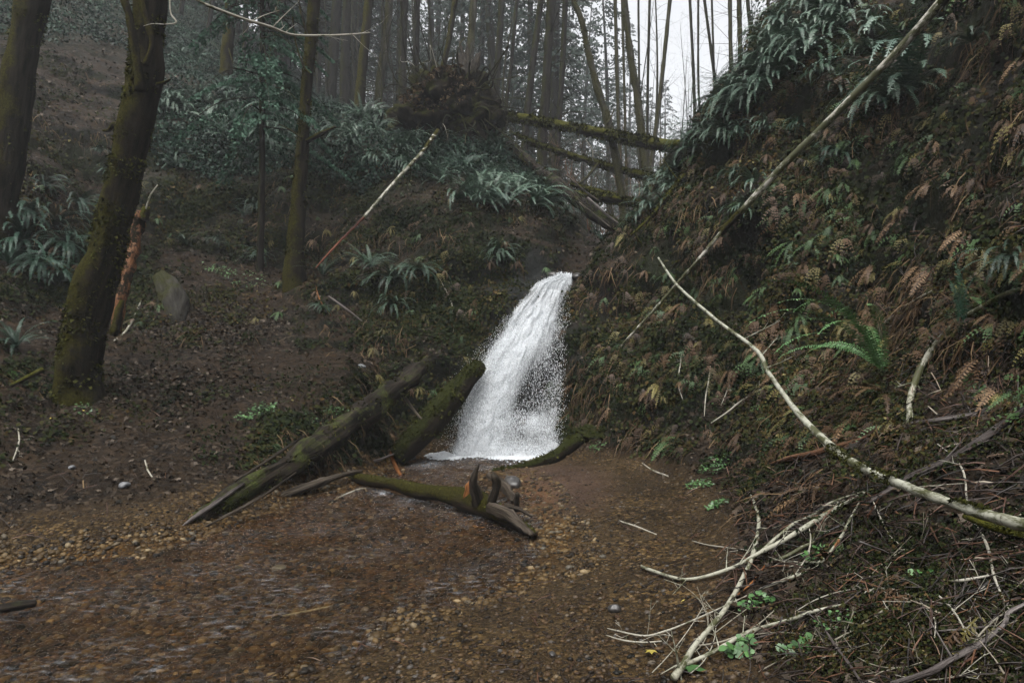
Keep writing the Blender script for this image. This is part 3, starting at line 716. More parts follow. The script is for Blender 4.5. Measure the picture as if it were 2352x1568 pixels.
standing('alder_tree', 'slim mossy tree with a bent side limb, beside the leaning red-ended pole', 'tree',
         [(676,662,62),(677,600,50),(683,500,42),(690,400,36),(697,300,30),(704,200,30),(713,100,31),(722,0,31),(730,-200,26)], 11.7, M['bark_moss'],
         branches=[([(704,325,14),(728,312,13),(752,300,10),(770,292,5)],11.6),([(693,318,6),(668,300,4),(640,285,3)],11.5),
                   ([(710,100,9),(700,60,7),(690,20,6),(680,-30,5)],11.6), ([(712,170,6),(696,150,5),(680,100,4),(672,40,4)],11.5)], lump=.14, seed=5, tufts=2600, top=5)

mids = [ # base, top px, width, distance, material, twig count
 ((517,232),(533,-30),32,19,'bark_moss','mossy spotted trunk standing between the fern ledge and the salal slope',6),
 ((560,212),(567,-30),14,23,'bark_dark','thin pale-scarred trunk just right of the mossy spotted trunk',5),
 ((618,190),(650,-30),26,20,'bark_moss','mossy leaning trunk behind the hemlock boughs',6),
 ((403,125),(425,-30),13,26,'bark_dark','thin dark trunk on the salal slope close beside the big leaning tree',4),
 ((470,140),(492,-30),13,26,'bark_dark','thin dark trunk midway along the salal slope',4),
 ((158,80),(160,-30),9,27,'bark_dark','thin trunk high on the slope between the two big left trees',3),
 ((792,200),(800,-30),24,26,'bark_dark','straight dark trunk right of the slim mossy tree',8),
 ((827,220),(850,-30),24,19,'bark_moss','mossy trunk with a stub branch, first left of the upturned root mass',4),
 ((872,196),(898,-30),21,19.5,'bark_moss_light','yellow-mossed leaning trunk, second left of the upturned root mass',4),
 ((925,190),(930,-30),21,24,'bark_dark','straight dark trunk left of the bare shrub on the root mass',8),
 ((955,180),(958,-30),17,25,'bark_dark','dark trunk directly behind the bare shrub on the root mass',6),
 ((1012,190),(1050,-30),14,21,'bark_moss','thin mossy trunk leaning right behind the root mass',5),
 ((1078,190),(1091,-30),20,19,'bark_moss_light','golden-mossed trunk rising right behind the stump top',4),
 ((1138,262),(1154,-30),17,25,'bark_dark','dark trunk right above the upper end of the long mossy log',14),
 ((1161,262),(1190,-30),9,24,'bark_dark','thin leaning trunk just right of the dark trunk over the mossy log',8),
 ((1206,322),(1246,-30),17,23,'bark_dark','leaning dark conifer trunk behind the long mossy log',16),
 ((1245,352),(1268,-30),24,21,'bark_dark','thickest dark conifer trunk behind the two crossing logs, full of dead boughs',30),
 ((1280,345),(1300,-30),15,24,'bark_dark','dark conifer trunk with long drooping mossy boughs behind the logs',24),
 ((1429,455),(1412,-30),10,22,'bark_moss_light','thin upright trunk between the two leaning mossy alders',6),
 ((1440,440),(1428,-30),7,23,'bark_moss_light','thinnest trunk crossing close left of the straighter alder',5),
 ((1495,395),(1542,-30),11,22,'bark_moss_light','pale mossy trunk leaning right over the log end',8),
 ((1487,385),(1493,-30),7,26,'bark_dark','thin dark trunk just left of the pale leaning one',6),
 ((1470,380),(1466,-30),6,28,'bark_dark','hair-thin dark trunk behind the straighter alder',5),
 ((1596,300),(1583,-30),8,25,'bark_dark','left of the three slender trunks against the white sky gap',7),
 ((1607,290),(1604,-30),6,27,'bark_dark','middle of the three slender trunks against the white sky gap',7),
 ((1655,280),(1614,-30),8,22,'bark_dark','slender trunk leaning left across the white sky gap',9),
 ((1640,290),(1634,-30),6,27,'bark_dark','right of the three slender trunks against the white sky gap',7),
 ((1684,230),(1676,-30),11,21,'bark_moss_light','brownish trunk at the right rim of the sky gap',10),
 ((1702,205),(1697,-30),13,21,'bark_moss','thicker trunk right beside the sky gap above the fern bank',14),
 ((1731,180),(1714,-30),10,21,'bark_dark','dark trunk touching the top ferns of the right bank',16),
 ((1772,120),(1763,-30),9,20,'bark_dark','thin trunk behind the highest ferns of the right bank',16),
 ((1792,80),(1788,-30),9,20,'bark_dark','last trunk before the right bank closes the view',14),
]
for i, (b, t, wd, d, m, lab, tw) in enumerate(mids):
    standing('forest_tree', lab, 'tree', [(b[0], b[1], wd * 1.12), ((b[0] * .6 + t[0] * .4) + (i % 3 - 1) * 2, b[1] * .6 + t[1] * .4, wd), (t[0], t[1], wd * .95)], d, M[m],
             'trunks standing above the gorge', twig=int(tw * 1.8 + 3), tw_len=1.6 if tw > 9 else 1.0, top=6, lump=.14, lscale=.3, nseg=10, seed=100 + i, bury=.8)
standing('leaning_alder', 'kinked mossy alder leaning left across both long logs', 'tree',
         [(1434,486,23),(1428,440,22),(1412,348,21),(1400,300,22),(1394,268,20),(1376,215,19),(1360,157,17),(1346,95,15),(1335,45,13),(1316,0,12),(1290,-60,11)], 16.5, M['bark_moss_light'],
         branches=[([(1396,285,7),(1404,268,5),(1411,250,3)],16.4)], lump=.2, seed=31, tufts=1800, top=4, nseg=14)
standing('leaning_alder', 'taller straight mossy alder leaning left, right of the kinked one', 'tree',
         [(1488,425,26),(1482,380,23),(1471,278,21),(1460,200,19),(1450,139,18),(1440,60,17),(1433,-10,16),(1425,-90,14)], 17.5, M['bark_moss_light'], lump=.18, seed=33, tufts=1800, top=5, nseg=14)

# hemlock with feathery boughs beside the slim tree
def spray_bough(p0, p1, sag, seed, wid=.28, dens=160, s=.05):
    rs = np.random.default_rng(seed); p0 = np.array(p0); p1 = np.array(p1)
    t = rs.random(dens) ** .8
    c = p0[None] * (1 - t[:, None]) + p1[None] * t[:, None]; c[:, 2] += -sag * t ** 2
    dr = (p1 - p0) / np.linalg.norm(p1 - p0); sd_ = np.cross(dr, (0, 0, 1)); sd_ /= np.linalg.norm(sd_)
    o = rs.uniform(-1, 1, dens) * wid * (1.1 - t * .7)
    c = c + sd_ * o[:, None] + dr * np.abs(o)[:, None] * .5; c[:, 2] -= np.abs(o) * .35 + rs.uniform(0, .05, dens)
    axis = sd_[None] * np.sign(o)[:, None] + dr[None] * .8 + rs.normal(0, .25, (dens, 3)); axis[:, 2] -= .5
    axis /= np.linalg.norm(axis, axis=1, keepdims=True)
    N = np.cross(axis, rs.normal(0, .5, (dens, 3)) + np.array([[.0, -.3, 1]])); N /= np.linalg.norm(N, axis=1, keepdims=True)
    R = np.stack([np.cross(axis, N), axis, N], -1)
    leaf = np.array([(-.22, 0, 0), (.22, 0, 0), (.05, 1.2, 0), (-.5, .45, 0), (.5, .5, 0)]); lf = [np.array([(0, 1, 2), (0, 2, 3), (1, 4, 2)])]
    return scatter(leaf, lf, c, R, rs.uniform(.6, 1.4, dens) * s, rs.random(dens))

hx, hy = P3(596, 600, 12.2)[:2]; hz = gz(hx, hy)
hroot = tag(empty('hemlock_tree', (hx, hy, hz)), 'young hemlock with soft feathery boughs hanging over the fern ledge', 'tree')
tp = [np.array((0, 0, -.3)), np.array((.05, 0, 2.5)), np.array((.0, .1, 8))]
tube_obj('trunk', [tube(tp, [.07, .055, .02], 8, 24, .1, .2, 2)], M['bark_dark'], hroot)
bo, bl = [], []
for k in range(34):
    z = 2.6 + k * .13; a = k * 2.4; L = 1.35 * (1.1 - k * .012) * rng.uniform(.75, 1.1)
    if k % 3 == 0: a = rng.uniform(-1.3, .3)
    p0 = (0.03, 0, z); p1 = (math.cos(a) * L, math.sin(a) * L, z + .1 - .35 * L)
    bo.append(spray_bough(p0, p1, .45, 400 + k, .26, 420, .040))
    bl.append(tube([p0, (np.array(p0) + p1) / 2 + np.array((0, 0, .05)), np.array(p1) - np.array((0, 0, .4))], [.014, .01, .003], 5, 8, 0, .1, k))
tube_obj('limbs', bl, M['bark_dark'], hroot)
V, Fs, A = join(bo); obj('crown', make_mesh('crown', V, Fs, M['hemlock'], False, A), hroot)

# ------------------------------------------------------------------ forest beyond: conifers and bare trees
def conifer_meshes(seed, H=28, crown0=.35):
    rs = np.random.default_rng(seed)
    tr = [tube([(0, 0, -1.5), (0, 0, 1), (rs.normal(0, .2), rs.normal(0, .2), H * .5), (rs.normal(0, .3), 0, H)], [.26, .21, .15, .02], 9, 26, .1, .5, seed)]
    dead = []
    for k in range(60):
        z = rs.uniform(.04, crown0 + .15) * H; a = rs.uniform(0, 6.283); L = rs.uniform(.6, 2.4)
        p0 = np.array((0, 0, z)); dv = np.array((math.cos(a), math.sin(a), rs.uniform(-.25, .2)))
        dead.append(tube([p0, p0 + dv * L * .5 + (0, 0, .05), p0 + dv * L + (0, 0, rs.normal(-.15, .2))], [.035, .022, .006], 4, 6, 0, .1, k))
    cr = []
    nb = 120
    for k in range(nb):
        f = crown0 + (1 - crown0) * (k + rs.random()) / nb
        z = f * H; L = (1 - f) ** .75 * 4.2 * rs.uniform(.6, 1.15) + .3
        if f < crown0 + .12: L *= rs.uniform(.35, 1)
        a = rs.uniform(0, 6.283)
        p0 = (0, 0, z); p1 = (math.cos(a) * L, math.sin(a) * L, z - .12 * L)
        cr.append(spray_bough(p0, p1, .3 * L, seed * 1000 + k, L * .28, int(20 + L * 12), .135))
    return tr, dead, cr
FT = []
for s_ in range(6):
    tr, dead, cr = conifer_meshes(20 + s_, (25, 29, 23, 30, 26, 21)[s_], (.26, .42, .10, .5, .18, .05)[s_])
    Vt, Ft_, At = join(tr); Vd, Fd, Ad = join(dead); Vc, Fc, Ac = join(cr)
    FT.append((make_mesh('trunk', Vt, Ft_, M['bark_dark'], True, At), make_mesh('dead_limbs', Vd, Fd, M['bark_dark'], True, Ad), make_mesh('crown', Vc, Fc, M['needle'], False, Ac)))
BTm = []
for s_ in range(4):
    rs = np.random.default_rng(60 + s_); Hh = (17, 14, 19, 12)[s_]
    P = [(0, 0, -1), (0, 0, 1), (rs.normal(0, .3), rs.normal(0, .3), Hh * .45), (rs.normal(0, .6), 0, Hh)]; R = [.085, .075, .05, .01]
    V1_, F1_, A1_ = join([tube(P, R, 8, 30, .15, .3, s_)])
    V2_, F2_, A2_ = join(side_twigs(P, R, 60, 2.1, 70 + s_, 1.0, .26, .5, 3, 4))
    BTm.append((make_mesh('trunk', V1_, F1_, M['bark_grey'], True, A1_), make_mesh('branches', V2_, F2_, M['bark_dark'], True, A2_)))

def place_forest(n, xr, yr, kinds, cat, name, label, group, seed, smin=.8, smax=1.2, minpx=None, test=None):
    rs = np.random.default_rng(seed); k = 0; tries = 0; placed = []
    while k < n and tries < n * 40:
        tries += 1
        y = rs.uniform(*yr) if yr[1] - yr[0] < 15 else math.sqrt(rs.uniform(yr[0] ** 2, yr[1] ** 2)); px = rs.uniform(*xr); x = (px - 1176) / F * y
        if test and not test(px, y, x): continue
        if any((x - a) ** 2 + (y - b) ** 2 < (1.0 + y * .012) ** 2 for a, b in placed): continue
        placed.append((x, y)); z = gz(x, y); src = kinds[rs.integers(len(kinds))]
        r = tag(empty(name, (x, y, z)), label, cat, group); s = rs.uniform(smin, smax); r.scale = (s, s, s * rs.uniform(.9, 1.1))
        r.rotation_euler = (rs.normal(0, .03), rs.normal(0, .03), rs.uniform(0, 6.28))
        for m_ in src: obj(m_.name.split('.')[0], m_, r)
        k += 1
gap = lambda px, y, x: not (1545 < px < 1660 and y < 200)
place_forest(10, (640, 1300), (26, 36), FT, 'tree', 'conifer_tree', 'dark conifer in the nearer rows', 'nearer conifers behind the gorge', 1, .75, 1.1, test=lambda px, y, x: px < 1380)
place_forest(18, (620, 1460), (38, 60), [FT[2], FT[4], FT[5], FT[0]], 'tree', 'conifer_tree', 'misty grey conifer in the middle rows', 'conifers fading into mist', 2, .8, 1.15, test=lambda px, y, x: px < 1400)
place_forest(38, (560, 1550), (60, 100), [FT[2], FT[4], FT[5]], 'tree', 'conifer_tree', 'pale conifer almost lost in the farthest mist', 'farthest conifers in the mist', 3, .8, 1.1, test=lambda px, y, x: px < 1400 or y > 74)
place_forest(13, (1480, 1780), (75, 110), FT, 'tree', 'conifer_tree', 'short pale conifer low in the white gap of sky', 'pale conifers low in the sky gap', 4, .50, .62)
place_forest(14, (300, 760), (26, 45), FT, 'tree', 'conifer_tree', 'dark conifer high on the upper left hillside', 'conifers on the left hillside', 5, .8, 1.1)
place_forest(4, (1800, 1900), (24, 34), FT[:3], 'tree', 'conifer_tree', 'conifer with hanging boughs behind the right fern bank', 'conifers behind the right bank', 6, .7, .9)
place_forest(15, (1150, 1540), (23, 45), BTm, 'tree', 'bare_tree', 'thin leafless tree behind the fallen logs', 'bare trees behind the fallen logs', 7, .5, .9)
place_forest(7, (1560, 1720), (28, 50), BTm, 'tree', 'bare_tree', 'slight leafless tree with fine twigs against the white sky', 'bare trees in the sky gap', 8, .5, .85)
place_forest(12, (700, 1100), (18, 26), BTm, 'tree', 'bare_tree', 'thin leafless tree on the slope behind the root mass', 'bare trees behind the root mass', 9, .35, .6)

# ------------------------------------------------------------------ fallen logs
def log(name, label, cat, pts, mat, d=None, lift=None, parts=(), group=None, lump=.15, lscale=.25, nseg=14, seed=0, tufts=0, up=.4, tw=0, twl=.4, n=None, extra=(), ts=.03):
    """pts (px, py, width px[, d]); with lift the points lie on the ground, raised by lift radii"""
    P, R = [], []
    for p in pts:
        if len(p) > 3: dd = p[3]; q = P3(p[0], p[1], dd)
        elif d: dd = d; q = P3(p[0], p[1], dd)
        else:
            q, nn = hit(p[0], p[1])
            if q is None: q = P3(p[0], p[1], 8.0); nn = np.array((0, 0, 1))
            dd = q[1]; r = p[2] / 2 / F * dd
            view = np.array((0, 0, CZ)) - q; view /= np.linalg.norm(view)
            q = q + view * (r * (lift if lift is not None else .6) + (.05 if lift and lift > 2.1 else 0))
        P.append(q); R.append(p[2] / 2 / F * dd)
    g0 = P[0]
    prt = [tube(P, R, nseg, n, lump, lscale, seed)]
    V, Fs, A = join(prt)
    root = tag(empty(name, g0), label, cat, group)
    body = 'stem' if R[0] < .03 else 'log_body'
    obj(body, make_mesh(body, V - g0, Fs, M[mat], True, A), root)
    if tw:
        V, Fs, A = join(side_twigs(P, R, tw, twl, seed + 7, 1.0, .4, .1, 2))
        obj('twigs', make_mesh('twigs', V - g0, Fs, M[mat], True, A), root)
    for e in extra:                       # (part name, [(px,py,w,d)..], material)
        Pe, Re = px_path(e[1], None)
        if e[0] == 'TUFT':
            V, Fs, A = moss_tufts(Pe, [x * 1.08 for x in Re], e[2], seed, .014, .3)
            obj('moss', make_mesh('moss', V - g0, Fs, M['moss_tuft'], False, A), root); continue
        V, Fs, A = join([tube(Pe, Re, 9, None, .3, .06, seed + 3)])
        obj(e[0], make_mesh(e[0], V - g0, Fs, M[e[2]], True, A), root)
    if tufts:
        V, Fs, A = moss_tufts(P, R, tufts, seed, ts, up)
        obj('moss', make_mesh('moss', V - g0, Fs, M['moss_tuft'], False, A), root)
    return root

log('fallen_log', 'long mossy log bridging the gorge, the upper and thicker of the two', 'log',
    [(1095,246,14,17.5),(1130,258,18,17.3),(1200,272,19,17),(1300,290,21,16.7),(1400,310,23,16.3),(1480,325,25,16),(1560,336,27,15.6),(1640,350,28,15.2)], 'log_moss', seed=41, tufts=7000, nseg=18, lump=.28, lscale=.4, ts=.06, up=0)
log('fallen_log', 'thinner mossy log crossing below the long one, behind the alders', 'log',
    [(1170,303,8,17.2),(1240,334,12,17),(1330,362,14,16.8),(1400,384,15,16.6),(1450,397,17,16.4),(1510,408,15,16.2),(1560,420,15,16)], 'log_moss', seed=43, tufts=4200, lump=.32, ts=.05, up=0,
    extra=[('branch_stub', [(1375,375,8,16.6),(1345,410,7,16.5),(1312,432,4,16.4)], 'bark_moss_light'), ('branch_stub', [(1362,370,4,16.6),(1360,345,3,16.5),(1345,320,2,16.4)], 'twig_white')])
log('fallen_log', 'short bright green mossy log with a rounded end, above the fern bank', 'log',
    [(1249,437,12,14.2),(1300,443,17,14.2),(1370,452,19,14.3),(1420,459,18,14.4),(1480,468,16,14.6)], 'log_moss', seed=45, tufts=4200, lump=.22, ts=.045, up=0)
log('fallen_log', 'slight mossy log lying just behind the short bright green one', 'log',
    [(1310,422,8,15.2),(1360,436,12,15.1),(1420,452,11,15)], 'log_moss', seed=46, tufts=900)
log('rotten_log', 'huge grey splintered log lying down the ridge from the root mass towards the fall', 'log',
    [(1110,270,16,15.8),(1160,322,20,15.3),(1215,372,24,14.8),(1280,424,28,14.1),(1340,472,32,13.4),(1400,512,32,12.8),(1436,532,20,12.5)], 'old_log', seed=47, lump=.3, lscale=.35, nseg=20, tufts=2400,
    extra=[('splinter', [(1300,402,5,13.6),(1345,440,5,13.2),(1378,462,2,13.0)], 'grey_wood'), ('splinter', [(1350,455,7,13.1),(1390,490,6,12.7),(1424,515,2,12.4)], 'stick_grey'), ('splinter', [(1330,465,4,13.0),(1375,500,4,12.6),(1400,520,2,12.4)], 'grey_wood')])
log('rotten_log', 'long grey weathered log sloping from the stream up under the mossy bank', 'log',
    [(352,1242,12,5.5),(420,1216,32,5.75),(500,1168,44,6.15),(600,1106,50,6.75),(700,1042,56,7.4),(790,980,58,8.1),(870,922,58,8.7),(925,880,50,9.2),(985,830,32,9.9)], 'old_log', seed=51, lump=.42, lscale=.22, nseg=28, tufts=2500, up=.2,
    extra=[('splinter', [(395,1225,7,5.6),(480,1165,14,5.95),(560,1110,8,6.4)], 'stick_grey'), ('splinter', [(470,1210,6,5.8),(600,1140,9,6.3),(680,1085,4,6.9)], 'grey_wood'), ('splinter', [(540,1105,5,6.3),(640,1040,9,6.9),(700,1000,4,7.3)], 'dark_wood')])
log('mossy_log', 'thick green-mossed log leaning up against the left side of the waterfall', 'log',
    [(912,1050,44,8.9),(950,1015,58,9.0),(990,965,64,9.2),(1035,915,58,9.45),(1080,865,46,9.75),(1100,842,36,9.95)], 'log_dark_moss', seed=53, lump=.16, nseg=20, tufts=3600, up=.8)
log('split_plank_log', 'long split brown log lying at the waterline left of the jammed log', 'log',
    [(575,1168,8,6.5),(640,1143,17,6.8),(720,1112,19,7.2),(780,1092,13,7.5),(830,1082,8,7.8)], 'grey_wood', seed=55, lump=.35, lscale=.15)
log('split_plank_log', 'slender broken plank pointing from the dark hollow towards the leaning mossy log', 'log',
    [(742,1074,4,8.3),(800,1066,8,8.4),(860,1058,7,8.55),(905,1042,3,8.7)], 'stick_grey', seed=56, lump=.35, lscale=.1)
jd = lambda py: CZ * F / (py - 784) * .97
log('jammed_log', 'dark half-sunk log lying across the stream with broken stubs at its end', 'log',
    [(790,1090,22,7.9),(850,1103,26,7.55),(930,1118,32,7.2),(1010,1135,40,6.85),(1080,1150,50,6.55),(1130,1172,46,6.25),(1175,1195,36,5.95),(1205,1212,26,5.75),(1228,1228,14,5.55)], 'jam_log', seed=57, lump=.3, nseg=20, tufts=700, ts=.018,
    extra=[('broken_stub', [(1100,1155,36,6.35),(1090,1122,27,6.3),(1088,1098,20,6.27),(1095,1078,12,6.25),(1101,1064,4,6.23)], 'dark_wood'),
           ('broken_stub', [(1126,1160,26,6.2),(1137,1125,20,6.16),(1141,1102,22,6.14),(1131,1088,12,6.12)], 'dark_wood'),
           ('orange_stub', [(1074,1146,24,6.5),(1077,1122,21,6.48),(1081,1106,10,6.46)], 'orange_wood'),
           ('grey_end', [(1125,1165,30,6.15),(1165,1182,34,5.9),(1195,1205,26,5.7),(1222,1228,14,5.5)], 'grey_wood'),
           ('side_root', [(1160,1160,12,6.0),(1190,1168,11,5.92),(1222,1186,6,5.85)], 'grey_wood')])
log('dark_post', 'short upright dark broken post in the stream right of the stubs', 'stump', [(1187,1172,13,5.98),(1187,1150,13,5.95),(1188,1133,12,5.93)], 'dark_wood', seed=58, lump=.1)
log('driftwood', 'crooked brown piece of driftwood behind the broken stubs', 'driftwood', [(1122,1092,12,7.4),(1145,1105,18,7.1),(1165,1125,22,6.8),(1182,1148,16,6.5)], 'grey_wood', seed=59, lump=.35, lscale=.12)
log('mossy_log', 'dark curved log at the right foot of the waterfall, sinking into the pool', 'log',
    [(1130,1082,8,8.5),(1180,1076,18,8.6),(1230,1066,26,8.75),(1275,1048,32,8.9),(1315,1020,36,9.1),(1350,998,26,9.35)], 'log_dark_moss', seed=61, lump=.18, nseg=16, tufts=900)
log('sunken_log', 'stubby grey log end lying in the stream at the left edge of the photo', 'log', [(-60,1402,22,4.1),(0,1397,22,4.12),(50,1388,22,4.15),(82,1384,17,4.18)], 'old_log', seed=62, lump=.3, lscale=.1)
log('broken_trunk', 'snapped rotten trunk with bare orange wood behind the big leaning tree', 'tree trunk',
    [(268,765,24,8.6),(276,700,24,8.7),(290,640,24,8.8),(305,580,26,8.9),(317,520,28,9.0),(328,488,24,9.0)], 'snag_wood', seed=63, lump=.45, lscale=.14,
    extra=[('mossy_bark', [(330,505,27,8.95),(334,488,28,8.95),(336,476,20,8.95)], 'log_moss'), ('mossy_bark', [(262,770,24,8.5),(272,720,22,8.55),(280,690,12,8.6)], 'bark_moss'), ('pale_branch', [(335,480,4,8.9),(345,450,5,8.9),(362,425,3,8.9)], 'twig_white')])
log('decayed_stump', 'low grey decayed stump beside the worn path behind the big tree', 'stump', [(408,745,40),(402,715,58),(392,680,60),(380,650,50),(372,630,26)], 'bark_grey', lift=-.4, seed=64, lump=.35, lscale=.16, nseg=26)
log('mossy_limb', 'short green mossy limb poking out left of the big tree base', 'branch', [(100,848,12,7.1),(60,868,11,7.0),(25,886,9,6.9)], 'log_moss', seed=65)
log('leaning_pole', 'slim pole leaning down the left bank with a bare red lower end', 'pole',
    [(1002,306,10,13.9),(970,350,9,13.4),(930,392,8,12.8),(880,448,7.5,12.3),(835,500,7,11.9)], 'birch', seed=66, lump=.1,
    extra=[('mossy_top', [(1006,300,12,13.95),(970,350,11,13.4),(938,384,9.5,12.9)], 'bark_moss'), ('red_end', [(835,500,7.5,11.9),(790,545,6.5,11.6),(755,582,5.5,11.35),(725,616,3.5,11.15)], 'red_wood')])
log('leaning_pole', 'small pale stick standing against the dark hollow left of the mossy log', 'pole', [(932,915,8,9.2),(948,938,7,9.1),(968,962,5,9.0)], 'grey_wood', seed=67)
log('leaning_pole', 'short pale branch on the bank right of the slim mossy tree', 'pole', [(755,680,3,10.6),(790,706,6,10.5),(832,738,3,10.4)], 'stick_grey', seed=68)
log('birch_pole', 'long pale birch trunk leaning diagonally across the right bank', 'tree trunk',
    [(2186,-22,26,6.4),(2130,42,21,6.55),(2060,120,19,6.8),(1960,222,18,7.1),(1880,302,17,7.4),(1790,390,16,7.7),(1700,488,14,8.0)], 'birch', seed=69, lump=.07, nseg=14,
    extra=[('mossy_end', [(2225,-70,34,6.3),(2186,-22,31,6.4),(2165,3,30,6.45),(2145,25,27,6.5)], 'log_dark_moss'),
           ('dark_middle', [(1705,483,19,8.0),(1680,510,19,8.1),(1655,535,17,8.2)], 'bark_moss'), ('lower_stem', [(1662,526,12,8.17),(1610,590,10,8.3),(1565,640,8,8.5),(1500,715,8,8.7),(1420,800,4,8.9)], 'birch')])
bp = log('birch_limb', 'curving greenish-white birch limb sweeping down the right foreground', 'branch',
    [(1512,592,4,8.0),(1556,655,6,7.6),(1640,730,7,6.9),(1735,802,9,6.1),(1762,850,10,5.6),(1800,905,12,5.1),(1850,968,15,4.6),(1930,1042,19,4.0),(1985,1078,21,3.6)], 'birch_pale', seed=71, lump=.08, nseg=14, tw=5, twl=.35,
    extra=[('lower_limb', [(1980,1076,22,3.62),(2060,1108,24,3.3),(2130,1136,28,3.05),(2190,1158,30,2.9),(2260,1180,34,2.75),(2330,1198,40,2.6),(2420,1215,44,2.5)], 'birch_pale'),
           ('TUFT', [(1905,1025,18,4.1),(1930,1042,21,3.95),(1955,1060,22,3.8)], 400), ('TUFT', [(1975,1072,24,3.6),(2010,1086,28,3.4),(2050,1102,26,3.3)], 700), ('TUFT', [(2190,1158,31,2.9),(2235,1172,35,2.78),(2290,1188,36,2.7)], 900)])
log('mossy_limb', 'mossy rotten limb under the thick end of the birch limb at the right edge', 'branch', [(2215,1185,14,3.0),(2260,1203,22,2.9),(2310,1218,26,2.8),(2400,1240,30,2.65)], 'log_moss', seed=72, tufts=900, lump=.3, ts=.012)
log('overhanging_branch', 'thin crooked white branch reaching in across the upper left trunks', 'branch',
    [(395,-40,5,6.0),(455,2,6,6.2),(500,22,7,6.3),(560,44,7,6.5),(620,62,7,6.7),(670,80,6,6.9),(740,82,5,7.1),(800,80,4,7.3),(850,75,2,7.4)], 'twig_white', seed=73, lump=.1, tw=8, twl=.35)
log('overhanging_branch', 'fine drooping twig beside the top of the big leaning tree', 'branch', [(390,-10,3,6.4),(392,30,3,6.4),(405,52,4,6.4),(380,56,2.5,6.4),(350,55,2,6.4),(330,60,1.5,6.4)], 'twig_white', seed=74)
log('mossy_limb', 'green mossy limb arching down the bank above the waterfall crest', 'branch',
    [(1660,352,6,10.9),(1640,368,12,10.8),(1600,385,12,10.7),(1570,405,10,10.6),(1540,440,9,10.5),(1500,492,8,10.4),(1450,540,6,10.4)], 'log_moss', seed=75, tufts=1200, tw=6, twl=.5)

